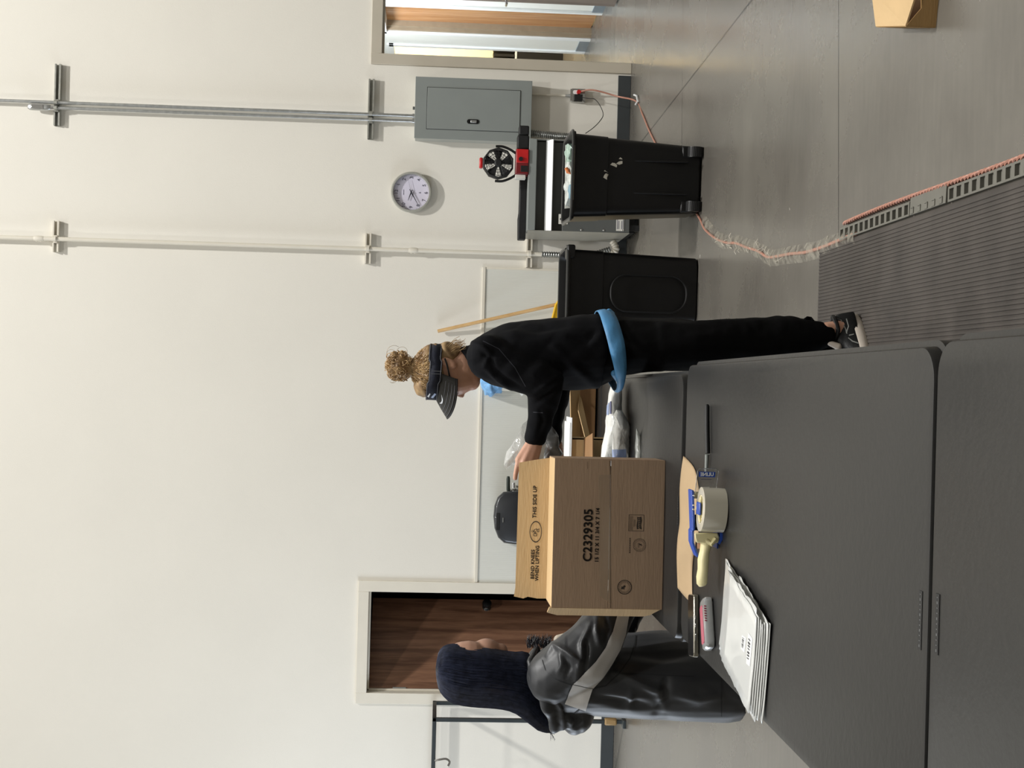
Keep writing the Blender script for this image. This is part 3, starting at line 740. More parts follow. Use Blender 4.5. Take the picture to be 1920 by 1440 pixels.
o = pillow('blue_scrap', imgpoly([(1080, 255), (1081, 275), (1083, 288), (1074, 286), (1076, 262)], 7.26), (0, .01, 0), mat('blue_paper', (34, 70, 160), .5), amp=.006, seed=4)
tag(o, 'deep blue scrap tucked inside the right rim of the wheeled bin', 'scrap')
o = MB().add([W(1059, 391, 7.56), W(1060, 272, 7.56), W(1110, 276, 7.56), W(1110, 386, 7.56)], [(0, 1, 2, 3)]).build('bag_lining', mat('lining_white', (214, 216, 208), .6), solid=.012)  # pale backdrop standing for the bin's bag lining
tag(o, 'flat pale bag lining standing at the back inside the wheeled bin', 'sheet')
for i, (pts, lb) in enumerate((([(1072, 512), (1068, 510), (1071, 519)], 'tiny white paper corner poking over the rim of the plain black bin, nearer the cabinet'), ([(1074, 570), (1067, 588), (1066, 592), (1074, 594)], 'larger white paper corner poking over the rim of the plain black bin beside the shovel'))):
    pp = imgpoly(pts, 7.35); pp2 = [Vector((p.x, 7.35, p.z-.1)) for p in (pp[0], pp[-1])]
    o = MB().add(pp+pp2[::-1], [tuple(range(len(pp)+2))]).build('paper_scrap', m_white, solid=.002); tag(o, lb, 'paper', 'paper scraps in the plain bin')

# yellow shovel leaning against the wall
sv = thing('shovel', (.5, 9.9, 0), 'yellow plastic shovel with wooden handle leaning on the wall behind the plain bin', 'shovel')
ht, hb = W(821, 621, 10.12), W(1043, 571, 9.96)
MB().tube([ht, ht.lerp(hb, .5), hb, hb+(hb-ht)*.08], .0135, 14).build('handle', m_stick, sv, smooth=True)
m_yp = mat('yellow_plastic', (240, 190, 24), .4, var=.03)
yb = 9.93
p_ = [W(1044, 563, yb), W(1044, 567, yb), W(1037, 597, yb), W(1036, 630, yb)]
bl = MB(); xl, xr, zt = -.02+p_[3].x, p_[0].x, p_[0].z
outl = [(W(1045, 563, yb).x, W(1048, 563, yb).z), (W(1040, 572, yb).x, W(1042, 572, yb).z), (W(1037, 600, yb).x, W(1035, 600, yb).z), (xl, W(1040, 640, yb).z), (xl, .02), (xr, .02)]
bl.prism([(x, z) for x, z in outl], 0, .012, Matrix.Translation((0, yb+.006, 0)) @ RX(R(90)).to_4x4()).build('blade', m_yp, sv, bevel=.004)
MB().tube([(x, yb-.01, z) for x, z in outl[:4]], .009, 8).build('blade_rib', m_yp, sv, smooth=True)

# black towel dispenser and neighbours on the lining
dw = thing('towel_dispenser', (W(975, 970, D).x, D, .8), 'black rounded paper towel dispenser on the pale wall lining', 'dispenser')
Yd = D-.21
def dring(y, s):
    pts = [(1010, 1018), (965, 1021), (945, 1018), (934, 1008), (927, 990), (925, 968), (927, 948), (933, 932), (944, 922), (965, 920), (1010, 918)]
    c_ = W(975, 970, y); return [c_+(W(a, b, y)-c_)*s for a, b in pts]
m_disp = mat('smoky_black_plastic', (40, 42, 46), .3, var=.08, coat=.3)
low = lambda r: [Vector((p.x, p.y, p.z)) for p in r]
MB().loft([dring(D, .97), dring(D-.08, 1.0), dring(Yd+.04, 1), dring(Yd+.01, .97), dring(Yd, .9)]).build('cover', m_disp, dw, smooth=True, ang=50)
a_, b_ = W(930, 994, Yd), W(937, 962, Yd)
MB().span((a_.x, Yd-.004, b_.z), (b_.x, Yd+.002, a_.z)).build('window', m_bk2, dw, bevel=.002)
p = W(943, 975, Yd); MB().box((p.x, Yd-.003, p.z), (.034, .003, .008)).build('badge', m_steel, dw)
MB().span((W(950, 1018, Yd).x, Yd+.03, .72), (W(950, 921, Yd).x, D, .86)).build('tray', m_bk2, dw, bevel=.01)
hb_ = thing('grab_handle', (W(955, 910, D).x, D, 1.0), 'short dark green handle bar on a chrome bracket beside the black dispenser', 'handle')
MB().tube([W(953, 924, D-.1), W(953, 918, D-.1), W(953, 898, D-.1), W(953, 893, D-.1)], [.008, .014, .014, .01], 14).build('grip', mat('dark_green_rubber', (36, 46, 40), .5), hb_, smooth=True)
MB().tube(curve_pts([W(955, 921, D-.1), W(966, 917, D-.08), W(966, 912, D-.04), W(966, 912, D)], 4), .009, 10).build('bracket', m_chrome, hb_, smooth=True)
MB().tube([W(963, 915, D-.1), W(963, 905, D-.1)], .012, 10).build('knob', m_chrome, hb_, smooth=True)
wbn = thing('wall_bin', (W(980, 700, D).x, D, .66), 'pale wall mounted bin behind the person, stuffed with a crumpled pale blue bag', 'bin')
MB().loft([[Vector((W(xx, 700, D).x+a, D-.075+b, W(xx, 700, D).z)) for a, b in rrect(w_, .14, .05, 5)] for xx, w_ in ((1010, .24), (990, .27), (940, .27), (925, .24))]).build('shell', m_cream, wbn, smooth=True)
o = pillow('blue_bag', [W(x, y, D-.1) for x, y in ((896, 698), (899, 712), (904, 730), (909, 743), (921, 744), (932, 738), (944, 733), (948, 715), (944, 698), (930, 688), (902, 686))], (0, .09, 0), m_bluef, amp=.03, fs=26, seed=9)
tag(o, 'crumpled pale blue plastic bag sticking out of the wall bin by the capped person\'s chin', 'bag')
o = MB().add(imgpoly([(968, 728), (978, 743), (989, 731), (985, 715), (970, 715)], D-.16), [(0, 1, 2, 3, 4)]).build('paper_sheet', m_white, solid=.002)
tag(o, 'small white paper corner showing beside the upper arm of the person in black', 'paper')

# steel rack at the left
m_rack = mat('dark_steel_tube', (58, 64, 66), .4, .3, var=.08)
rk = thing('steel_rack', (-2.5, 9.6, 0), 'dark steel tube rack standing against the wall left of the oak door', 'rack')
yr0, yr1 = 9.62, 10.08
xr_ = W(900, 1350, yr0).x; zt = W(811, 1350, yr0).z
xb_ = W(900, 1319, yr1).x
for nm, x_, y_ in (('post', xr_, yr0), ('post', xb_-.0, yr1), ('post', xr_-1.1, yr0), ('post', xr_-1.1, yr1)):
    MB().span((x_-.014, y_-.014, 0), (x_+.014, y_+.014, zt)).build(nm, m_rack, rk, bevel=.003)
MB().span((xr_-1.1, yr0-.014, zt-.028), (xr_+.014, yr0+.014, zt)).build('top_rail', m_rack, rk, bevel=.003)
MB().span((xr_-1.1, yr1-.014, zt-.028), (xb_+.014, yr1+.014, zt)).build('top_rail', m_rack, rk, bevel=.003)
MB().add([(xr_-.014, yr0, zt), (xr_+.014, yr0, zt), (xb_+.014, yr1, zt), (xb_-.014, yr1, zt), (xr_-.014, yr0, zt-.028), (xr_+.014, yr0, zt-.028), (xb_+.014, yr1, zt-.028), (xb_-.014, yr1, zt-.028)], [(0, 1, 2, 3), (7, 6, 5, 4), (0, 4, 5, 1), (1, 5, 6, 2), (2, 6, 7, 3), (3, 7, 4, 0)]).build('side_rail', m_rack, rk)
zq = W(1132, 1352, yr0).z
MB().box((xr_, yr0, zq-.05), (.05, .05, .09)).build('wrapped_tape', mat('tan_tape', (150, 122, 80), .5), rk, bevel=.012)
MB().box((xr_, yr0-.03, .012), (.06, .12, .024)).build('foot', m_rack, rk, bevel=.004)
p = W(838, 1428, yr0-.03)
hk = MB().tube(curve_pts([(p.x, yr0, zt-.02), (p.x+.01, yr0-.03, zt-.04), (p.x+.02, yr0-.03, zt-.1), (p.x, yr0-.03, zt-.13), (p.x-.03, yr0-.03, zt-.12)], 4), .008, 8).build('wire_hook', m_chrome, rk, smooth=True)
#@@PART3
# ------------------------------------------------------------------ floor mat, its edging and the cord
def mat_material():
    m = bpy.data.materials.new('ribbed_rubber'); m.use_nodes = True
    N, L = m.node_tree.nodes, m.node_tree.links; b = N['Principled BSDF']
    g = N.new('ShaderNodeNewGeometry'); nz = N.new('ShaderNodeTexNoise'); nz.inputs['Scale'].default_value = 5; nz.inputs['Detail'].default_value = 6
    L.new(g.outputs['Position'], nz.inputs['Vector'])
    rp = N.new('ShaderNodeValToRGB'); e = rp.color_ramp.elements
    e[0].position = .35; e[0].color = (*lin((62, 57, 53)), 1); e[1].position = .7; e[1].color = (*lin((78, 72, 67)), 1)
    L.new(nz.outputs[0], rp.inputs[0]); L.new(rp.outputs[0], b.inputs['Base Color']); b.inputs['Roughness'].default_value = .75
    return m
mx0, mx1, my0, my1 = -1.1, .535, .6, 4.915
mm = MB(); pitch = .0125; nrib = int((mx1-mx0)/pitch)
prof = []
for i in range(nrib):
    x = mx0+i*pitch
    prof += [(x, .008), (x+pitch*.2, .008), (x+pitch*.34, .0108), (x+pitch*.86, .0108)]
prof += [(mx1, .006), (mx1, .001), (mx0, .001)]
mt = mm.loft([[Vector((x, y, z)) for x, z in prof] for y in (my0, my1)]).build('anti_fatigue_mat', mat_material())
tag(mt, 'long brown-grey ribbed rubber mat on the floor under the tables', 'mat')
def edge_strip(y0, y1, x0, x1, closed_, label):
    mb = MB(); n = int((y1-y0)/.052); st = (y1-y0)/n
    def X(y): return x0+(x1-x0)*(y-my0)/(my1-my0)
    def quad(ya, yb, a, b, z0, z1, zb=0.0):
        mb.add([(X(ya)+a, ya, zb), (X(ya)+b, ya, zb), (X(yb)+b, yb, zb), (X(yb)+a, yb, zb), (X(ya)+a, ya, z0), (X(ya)+b, ya, z1), (X(yb)+b, yb, z1), (X(yb)+a, yb, z0)],
               [(3, 2, 1, 0), (4, 5, 6, 7), (0, 1, 5, 4), (1, 2, 6, 5), (2, 3, 7, 6), (3, 0, 4, 7)])
    if closed_:
        quad(y0, y1, .0, .052, .015, .013)
        for i in range(n):
            y = y0+i*st+.01
            mb.box((X(y)+.012, y+st*.25, .015), (.018, .003, .004)).box((X(y)+.004, y+st*.25+.012, .015), (.003, .022, .004)).box((X(y)+.021, y+st*.25+.012, .015), (.003, .022, .004))
    else:
        quad(y0, y1, .0, .006, .013, .013); quad(y0, y1, .036, .043, .013, .012)
        quad(y0, y1, .006, .036, .002, .002)
        for i in range(n+1):
            y = y0+i*st; quad(max(y0, y-st*.2), min(y1, y+st*.2), .006, .036, .013, .013)
    o = mb.build('mat_edging', mat('edging_rubber', (104, 102, 94), .6, var=.08) if closed_ else mat('edging_rubber', (104, 102, 94), .6)); tag(o, label, 'edging', 'rubber edging strips beside the mat'); return o
edge_strip(3.96, 4.66, .54, .54, False, 'rubber edging strip with open square sockets, farthest piece along the mat')
edge_strip(3.665, 3.95, .54, .54, True, 'smooth closed rubber edging strip between the two socketed pieces')
edge_strip(1.6, 3.655, .54, .54, False, 'rubber edging strip with open square sockets, nearest piece along the mat')
m_cord = mat('salmon_cord', (176, 126, 108), .5, var=.1, scale=60)
def flo(x, y, z=.006): return G(x, y, z)
cp = [(oc.x+.02, D-.075, oc.z), (oc.x+.03, D-.12, oc.z-.1), (oc.x-.02, D-.16, .12)] + [tuple(flo(*q)) for q in ((1193, 190), (1205, 215), (1222, 255), (1262, 330), (1300, 390), (1312, 410), (1322, 430), (1342, 447), (1362, 455), (1380, 456), (1400, 464), (1420, 470), (1440, 482), (1460, 480), (1480, 476), (1510, 473), (1540, 464), (1565, 454), (1588, 444), (1606, 438))]
cd = MB().tube(curve_pts(cp, 6), .0065, 8).build('extension_cord', m_cord, smooth=True)
tag(cd, 'salmon extension cord running from the wall outlet across the floor to the mat', 'cord')
MB().tube([(oc.x+.02, D-.058, oc.z), (oc.x+.02, D-.09, oc.z)], .016, 12).build('plug', m_red, cd, smooth=True)
# two cores twisted together beside the edging
pts = []
P0, P1 = Vector((.594, 1.6, .0085)), Vector((.594, 4.62, .0085)); 
for ph_ in (0, math.pi):
    pp = []
    for i in range(700):
        t = i/699; p = P0.lerp(P1, t)+Vector((.006*math.sin(t*9), 0, 0)); a = t*2.9/.045*2*math.pi+ph_
        pp.append(p+Vector((math.cos(a)*.004, 0, math.sin(a)*.004+.0)))
    pts.append(pp)
tw = MB().tube(pts[0], .0042, 6).tube(pts[1], .0042, 6).build('twisted_cord', m_cord, smooth=True)
tag(tw, 'twisted salmon twin cord lying along the outer side of the mat edging', 'cord')
bwp = curve_pts([(oc.x-.02, D-.08, oc.z-.02), (oc.x-.04, D-.14, oc.z-.07), tuple(W(1115, 186, 9.95)), tuple(W(1125, 198, 9.9)), tuple(W(1131, 215, 9.86)), tuple(W(1124, 228, 9.82)), tuple(W(1112, 240, 9.8)), tuple(W(1098, 250, 9.7))], 6)
bw = MB().tube(bwp, .0028, 6).build('black_cord', m_bk2, smooth=True); tag(bw, 'thin black cord looping from the wall outlet towards the wheeled bin', 'cord')
MB().span((oc.x-.045, D-.085, oc.z-.03), (oc.x+.002, D-.058, oc.z+.035)).build('plug', m_bk2, bw, bevel=.004)
o = MB().tube([flo(1189, 178, .01), flo(1194, 180, .012), flo(1196, 190, .012), flo(1192, 196, .012)], .008, 8).build('cord_tie', m_white, smooth=True); tag(o, 'white plastic tie lying by the orange cord near the baseboard', 'tie')
# clear tape holding the cord down
m_tape = film_mat('floor_tape', (190, 184, 168), .22, .3)
def ribbon(ctr, wds, name, m, label):
    ps = [flo(x, y, .0135 if i > 4 else .0135) for i, (x, y) in enumerate(ctr)]; ps = curve_pts(ps, 5); vs = []
    for i, p in enumerate(ps):
        t = ps[min(i+1, len(ps)-1)]-ps[max(i-1, 0)]; t.z = 0; t.normalize(); n_ = Vector((-t.y, t.x, 0))
        wd = wds*(1+.25*fbm(p*9, 1)); vs += [p+n_*wd-Vector((0, 0, .012)), p+n_*wd*.3+Vector((0, 0, .002*fbm(p*40, 1))), p-n_*wd*.3, p-n_*wd-Vector((0, 0, .012))]
    fs = [(4*i+k, 4*i+k+1, 4*i+k+5, 4*i+k+4) for i in range(len(ps)-1) for k in range(3)]
    o = MB().add(vs, fs).build(name, m, smooth=True); return tag(o, label, 'tape')
ribbon(((1316, 415), (1345, 449), (1380, 455), (1420, 470), (1440, 483), (1470, 479), (1520, 470), (1560, 457), (1600, 443)), .036, 'clear_tape', m_tape, 'frayed clear tape holding the salmon cord to the concrete')
fr_ = MB()
random.seed(5)
for i in range(26):
    x = random.uniform(1345, 1470); yb_ = 449+(x-1345)*.27 if x < 1440 else 481; p = flo(x, yb_+random.uniform(-6, 6), .004)
    a = random.uniform(0, 6.28); l = random.uniform(.012, .045)
    fr_.tube([p, p+Vector((math.cos(a)*l*.6, math.sin(a)*l*.6, .012)), p+Vector((math.cos(a)*l, math.sin(a)*l, .004))], .0016, 4)
o = fr_.build('tape_shreds', mat('tape_shred_film', (196, 190, 176), .4)); tag(o, 'wispy torn shreds of tape around the bend in the floor cord', 'tape', kind='stuff')

# ------------------------------------------------------------------ folding tables
def table_mat():
    m = bpy.data.materials.new('textured_table_plastic'); m.use_nodes = True
    N, L = m.node_tree.nodes, m.node_tree.links; b = N['Principled BSDF']
    b.inputs['Specular IOR Level'].default_value = .4
    tc = N.new('ShaderNodeTexCoord'); nz = N.new('ShaderNodeTexNoise'); nz.inputs['Scale'].default_value = 60; nz.inputs['Detail'].default_value = 5
    n2 = N.new('ShaderNodeTexNoise'); n2.inputs['Scale'].default_value = 3; n2.inputs['Detail'].default_value = 6
    L.new(tc.outputs['Object'], nz.inputs['Vector']); L.new(tc.outputs['Object'], n2.inputs['Vector'])
    rp = N.new('ShaderNodeValToRGB'); e = rp.color_ramp.elements
    e[0].position = .3; e[0].color = (*lin((25, 25, 25)), 1); e[1].position = .75; e[1].color = (*lin((35, 34, 33)), 1)
    L.new(n2.outputs[0], rp.inputs[0]); L.new(rp.outputs[0], b.inputs['Base Color'])
    mr = N.new('ShaderNodeMapRange'); mr.inputs[3].default_value = .34; mr.inputs[4].default_value = .5; L.new(n2.outputs[0], mr.inputs[0]); L.new(mr.outputs[0], b.inputs['Roughness'])
    bp = N.new('ShaderNodeBump'); bp.inputs['Strength'].default_value = .35; bp.inputs['Distance'].default_value = .002
    L.new(nz.outputs[0], bp.inputs['Height']); L.new(bp.outputs[0], b.inputs['Normal'])
    return m
m_tab = table_mat(); m_leg = mat('grey_powder_coat', (92, 94, 96), .4, .4)
TZ = .74
def table(xc_, y0, label, skew=0.0, slots=True):
    t = thing('folding_table', (xc_, y0+.913, 0), label, 'table', 'row of black folding tables')
    w_, l_ = .764, 1.826
    M = Matrix.Translation((xc_, y0+.913, 0)) @ Matrix.Rotation(skew, 4, 'Z')
    mb = MB()
    def rg(z, s, q=0): return [M @ Vector((x, y, z)) for x, y in rrect(w_+s+q, l_+s, .052+s/2, 8)]
    mb.loft([rg(TZ-.045, -.03), rg(TZ-.043, .0), rg(TZ-.022, .0), rg(TZ-.019, -.004, -.014), rg(TZ-.005, -.006, -.014), rg(TZ-.001, -.010, -.014), rg(TZ, -.016, -.014)])
    top = mb.build('tabletop', m_tab, t, smooth=True, ang=30)
    if slots:
        for s in (-1, 1):
            MB().box(M @ Vector((-.012, s*(l_/2-.03), TZ-.0005)), (.082, .0125, .003)).build('moulded_slot', m_bk2, top)
            sl = MB()
            for i in range(11): sl.box(M @ Vector((-.048+i*.0072, s*(l_/2-.03), TZ+.0008)), (.0016 + .002*((i*7) % 3 == 0), .004, .001))
            sl.build('moulded_marks', m_leg, top)
    for s in (-1, 1):
        yy = s*(l_/2-.24)
        for q in (-1, 1):
            xx = q*(w_/2-.08)
            MB().tube([M @ Vector((xx, yy-s*.06, TZ-.05)), M @ Vector((xx, yy, TZ-.12)), M @ Vector((xx, yy, .012))], .013, 12).tube([M @ Vector((xx, yy, 0)), M @ Vector((xx, yy, .03))], .017, 12).build('leg', m_leg, t, smooth=True)
        MB().tube([M @ Vector((-(w_/2-.08), yy, .2)), M @ Vector((w_/2-.08, yy, .2))], .01, 10).build('crossbar', m_leg, t, smooth=True)
        MB().tube([M @ Vector((0, yy, .2)), M @ Vector((0, yy-s*.3, TZ-.05))], .008, 8).build('brace', m_leg, t, smooth=True)
    for q in (-1, 1): MB().span(M @ Vector((q*(w_/2-.05)-.01, -l_/2+.1, TZ-.07)), M @ Vector((q*(w_/2-.05)+.01, l_/2-.1, TZ-.046))).build('rail', m_leg, t)
    return t
table(-.306, 1.8035, 'black folding table in the middle of the row, holding the tape dispenser and bag stack', R(.15))
table(-.298, -.0255, 'nearest black plastic folding table, bare, at the picture\'s lower edge')
table(-.338, 3.68, 'black plastic folding table holding the printed cardboard box', R(.4))
table(-.36, 5.53, 'farthest black folding table, mostly hidden, holding the open brown boxes', R(.4), False)

# ------------------------------------------------------------------ printed cardboard box
def card_mat(name, rgb, var=.04):
    return mat(name, rgb, .72, var=var, scale=6, bump=.25, bscale=25, spec=.25, stretch=(1, 1, 8))
m_card = card_mat('cardboard', (164, 139, 116)); m_cardl = card_mat('cardboard_inside', (206, 176, 132)); m_pr = mat('box_print', (48, 40, 34), .7)
bxl, bxr = G(1247, 1142, TZ), G(1247, 865, TZ)
bx_y = 3.93; xl = W(1247, 1142, bx_y).x; xr = W(1247, 865, bx_y).x; bw_ = xr-xl
bh = W(1038, 1000, bx_y).z-TZ; bd_ = .187; rotb = R(1.2)
Mb = Matrix.Translation(((xl+xr)/2, bx_y, TZ+.001)) @ Matrix.Rotation(rotb, 4, 'Z')
def B(x, y, z): return Mb @ Vector((x, y, z))
box = thing('cardboard_box', B(0, bd_/2, 0), 'large brown printed cardboard box on its side on the table, open towards the wall', 'box')
t_ = .005; hw = bw_/2
def slab(name, p, m=m_card, parent=box, th=.0045): return MB().add([B(*q) for q in p], [tuple(range(len(p)))]).build(name, m, parent, solid=th)
# the taped bottom, facing the camera: two flaps meeting at the seam
zs_ = bh*.492
fb = MB(); 
for z0_, z1_ in ((.0, zs_-.0008), (zs_+.0008, bh)): fb.add([B(-hw, 0, z0_), B(hw, 0, z0_), B(hw, 0, z1_), B(-hw, 0, z1_), B(-hw, t_, z0_), B(hw, t_, z0_), B(hw, t_, z1_), B(-hw, t_, z1_)], [(0, 1, 2, 3), (7, 6, 5, 4), (0, 4, 5, 1), (1, 5, 6, 2), (2, 6, 7, 3), (3, 7, 4, 0)])
bot = fb.build('bottom_panel', m_card, box)
slab('side_panel', [(-hw, .003, 0), (-hw, bd_, 0), (-hw, bd_, bh), (-hw, .003, bh)])
slab('side_panel', [(hw, .003, 0), (hw, bd_, 0), (hw, bd_, bh), (hw, .003, bh)])
slab('side_panel', [(-hw, .003, .003), (hw, .003, .003), (hw, bd_, .003), (-hw, bd_, .003)])
tp = slab('side_panel', [(-hw, .003, bh-.002), (hw, .003, bh-.002), (hw, bd_, bh-.002), (-hw, bd_, bh-.002)], m_cardl)
# top flap standing up from the far edge, slightly torn at its left end
fl_h = .093; lean = .02
outl = [(-hw, 0), (hw-.004, 0), (hw-.012, fl_h*.5), (hw-.022, fl_h), (.03, fl_h+.001), (-hw+.03, fl_h+.002), (-hw+.002, fl_h+.006), (-hw-.003, fl_h*.75), (-hw+.003, fl_h*.6), (-hw-.001, fl_h*.3)]
flap = slab('top_flap', [(x, bd_+lean*z/fl_h, bh+z) for x, z in outl], m_cardl)
# left flap folded out and the bottom one lying on the table, hidden right flap
lo = [(0, bh+.006), (-.02, bh+.01), (-.03, bh-.02), (-.03, .05), (-.024, .03), (0, .004)]
slab('side_flap', [(-hw+x*.9, .004-x*1.3, z) for x, z in lo], m_cardl)
slab('side_flap', [(hw, bd_, .004), (hw-.01, bd_+.13, .02), (hw-.01, bd_+.13, bh-.02), (hw, bd_, bh-.004)], m_cardl)
slab('bottom_flap', [(-hw, bd_, .003), (hw, bd_, .003), (hw-.02, bd_+.14, .003), (-hw+.02, bd_+.14, .003)], m_cardl)
# tape across the seam
m_ptape = mat('packing_tape', (186, 164, 138), .16, alpha=.42, var=.03, coat=.3)
def onface(px_, py_):    # picture position onto the front face
    d = ray(px_, py_); n_ = (Mb.to_3x3() @ Vector((0, 1, 0))); o_ = B(0, -.0008, 0); k_ = (o_-EYE).dot(n_)/d.dot(n_); return EYE+d*k_
def mapface(px_, py_, s):   # centre given in the picture, text size handled by caller
    c_ = onface(px_, py_); ex = Mb.to_3x3() @ Vector((1, 0, 0))
    return lambda tx, ty: c_+ex*tx*s+Vector((0, -.0008, ty*s))
MB().add([onface(x, y) for x, y in ((1124, 1118), (1122, 890), (1146, 890), (1146, 1132))], [(0, 1, 2, 3)]).build('packing_tape', m_ptape, bot)
MB().add([onface(x, y) for x, y in ((1144.3, 1140), (1143.2, 864), (1144.2, 864), (1145.3, 1140))], [(0, 1, 2, 3)]).build('seam', mat('card_crease', (70, 54, 40), .8), bot)
ppm = FPX/bx_y
text('print', 'C2329305', mapface(1103, 1003.5, 1), m_pr, bot, multi=.0008, size=.0255*1.42, bold=.0003, space=1.03)
text('print', '15 1/2 X 11 3/4 X 7 1/4', mapface(1120, 1003.5, 1), m_pr, bot, multi=.0005, size=.0152, bold=.0002, space=1.08)
def ringmb(c_, ra, rb, ex, ez, n_=48, e=1.0):
    vs = []; 
    for i in range(n_):
        a = 2*math.pi*i/n_
        for r_ in (ra, rb): vs.append(c_+ex*(math.cos(a)*r_*e)+ez*(math.sin(a)*r_))
    return vs, [(2*i, 2*i+1, (2*i+3) % (2*n_), (2*i+2) % (2*n_)) for i in range(n_)]
EX = Mb.to_3x3() @ Vector((1, 0, 0)); EZ = Vector((0, 0, 1))
def fq(mb, c_, pts, ex=EX, ez=EZ): mb.add([c_+ex*x+ez*z for x, z in pts], [tuple(range(len(pts)))])
def arc_txt(c_, r_, s, body):
    for i, ch in enumerate(body):
        a = R(200 - i*220/max(1, len(body)-1)); q = c_+EX*(r_*math.cos(a))+EZ*(r_*math.sin(a)); b_ = a-math.pi/2
        ex = EX*math.cos(b_)+EZ*math.sin(b_); ez = -EX*math.sin(b_)+EZ*math.cos(b_)
        text('print', ch, lambda tx, ty: q+ex*tx+ez*ty, m_pr, bot, size=s)
# round stamp with arrow
c_ = onface(1171, 1101); mb = MB(); mb.add(*ringmb(c_, .0195, .0215, EX, EZ)); mb.add(*ringmb(c_, .0138, .0144, EX, EZ))
fq(mb, c_, [(-.006, .0105), (.003, .009), (.001, .006), (.006, .001), (.0025, -.0035), (-.003, .002), (-.006, -.001)])
for i in range(22):
    a = 2*math.pi*i/22; fq(mb, c_+EX*(.017*math.cos(a))+EZ*(.017*math.sin(a)), [(-.0008, -.0012), (.0008, -.0012), (.0008, .0012), (-.0008, .0012)])
mb.build('arrow_stamp', m_pr, bot)
# round stamp with small squiggle and its line of print
c_ = onface(1199, 1022); mb = MB(); mb.add(*ringmb(c_, .0185, .0195, EX, EZ)); mb.add(*ringmb(c_, .0125, .013, EX, EZ))
fq(mb, c_, [(-.002, -.008), (.004, -.005), (.002, -.002), (.005, .001), (.003, .002), (-.001, -.002), (.001, -.005), (-.004, -.006)])
for z_ in (.001, .004): fq(mb, c_+EZ*z_, [(-.008, 0), (.006, 0), (.006, .0009), (-.008, .0009)])
for i in range(20):
    a = 2*math.pi*i/20; fq(mb, c_+EX*(.0157*math.cos(a))+EZ*(.0157*math.sin(a)), [(-.0008, -.001), (.0008, -.001), (.0008, .001), (-.0008, .001)])
mb.build('round_stamp', m_pr, bot)
mb = MB(); c_ = onface(1181, 1022)
for i in range(9): fq(mb, c_+EX*(-.022+i*.0052), [(-.0018, -.0015), (.0018, -.0015), (.0018, .0015), (-.0018, .0015)])
mb.build('fine_print', m_pr, bot)
# square stamp with dark wavy label
c_ = onface(1193, 980.5); mb = MB(); a_ = .0245; b_ = .023
for sx0, sx1, sz0, sz1 in ((-a_, a_, b_-.0012, b_), (-a_, a_, -b_, -b_+.0012), (-a_, -a_+.0012, -b_, b_), (a_-.0012, a_, -b_, b_)): fq(mb, c_, [(sx0, sz0), (sx1, sz0), (sx1, sz1), (sx0, sz1)])
fq(mb, c_, [(-.019, -.0025), (-.008, -.001), (.008, -.0032), (.018, -.002), (.0165, -.008), (.019, -.0145), (.006, -.0165), (-.006, -.014), (-.019, -.0165), (-.0165, -.009)])
for z_, l0 in ((.018, .022), (.0145, .022), (.011, .022), (.0065, .012), (.0035, .01)): fq(mb, c_+EZ*z_, [(-l0, 0), (l0*.9, 0), (l0*.9, .0009), (-l0, .0009)])
sq = mb.build('square_stamp', m_pr, bot)
c3_ = c_-(Mb.to_3x3() @ Vector((0, .0004, 0)))
mb = MB()
for i in range(6): fq(mb, c3_+EX*(-.0135+i*.0053)-EZ*.009, [(-.0016, -.003), (-.0006, -.003), (-.0006, .001), (.0012, .001), (.0012, .003), (-.0016, .003)])
mb.build('label_lettering', m_card, bot)
# crease marks and staple
mb = MB(); fq(mb, onface(1102, 872), [(-.012, 0), (.01, .0), (.01, .0008), (-.012, .0008)])
mb.build('crease', mat('card_crease', (70, 54, 40), .8), bot)
mb = MB()
for y_ in (901, 913):
    p = W(1037, y_, bx_y+.1); fq(mb, Vector((p.x, bx_y+.1, TZ+bh+.0012)), [(-.004, 0), (.004, 0), (.004, .003), (-.004, .003)], EX, Vector((0, 1, 0))*4)
mb.build('punched_holes', m_ink, tp)
# print on the top flap
def mapflap(px_, py_):
    nn = (Mb.to_3x3() @ Vector((0, 1, -lean/fl_h))).normalized(); o_ = B(0, bd_-.0035, bh); d = ray(px_, py_); k_ = (o_-EYE).dot(nn)/d.dot(nn); c_ = EYE+d*k_
    ez = (Mb.to_3x3() @ Vector((0, lean/fl_h, 1))).normalized(); return c_, ez
c_, ez = mapflap(1003, 941); text('print', 'THIS SIDE UP', lambda tx, ty: c_+EX*tx+ez*ty, m_pr, flap, multi=.0004, size=.0165, bold=.0001, space=1.05)
c_, ez = mapflap(999, 1058); text('print', 'BEND KNEES', lambda tx, ty: c_+EX*tx+ez*ty, m_pr, flap, multi=.0004, size=.0152, bold=.0001, space=1.05)
c_, ez = mapflap(1007.5, 1056); text('print', 'WHEN LIFTING', lambda tx, ty: c_+EX*tx+ez*ty, m_pr, flap, multi=.0004, size=.0152, bold=.0001, space=1.05)
c_, ez = mapflap(1004.5, 997); mb = MB(); mb.add(*ringmb(c_, .0172, .019, EX, ez, 48, 1.75))
def pl(pts, wd=.0008):
    for (x0, z0), (x1, z1) in zip(pts, pts[1:]):
        dx, dz = x1-x0, z1-z0; l = math.hypot(dx, dz) or 1; nx, nz_ = -dz/l*wd, dx/l*wd
        mb.add([c_+EX*(x0+nx)+ez*(z0+nz_), c_+EX*(x1+nx)+ez*(z1+nz_), c_+EX*(x1-nx)+ez*(z1-nz_), c_+EX*(x0-nx)+ez*(z0-nz_)], [(0, 1, 2, 3)])
mb.add(*ringmb(c_+EX*.001+ez*.0105, .0024, .0032, EX, ez, 16))
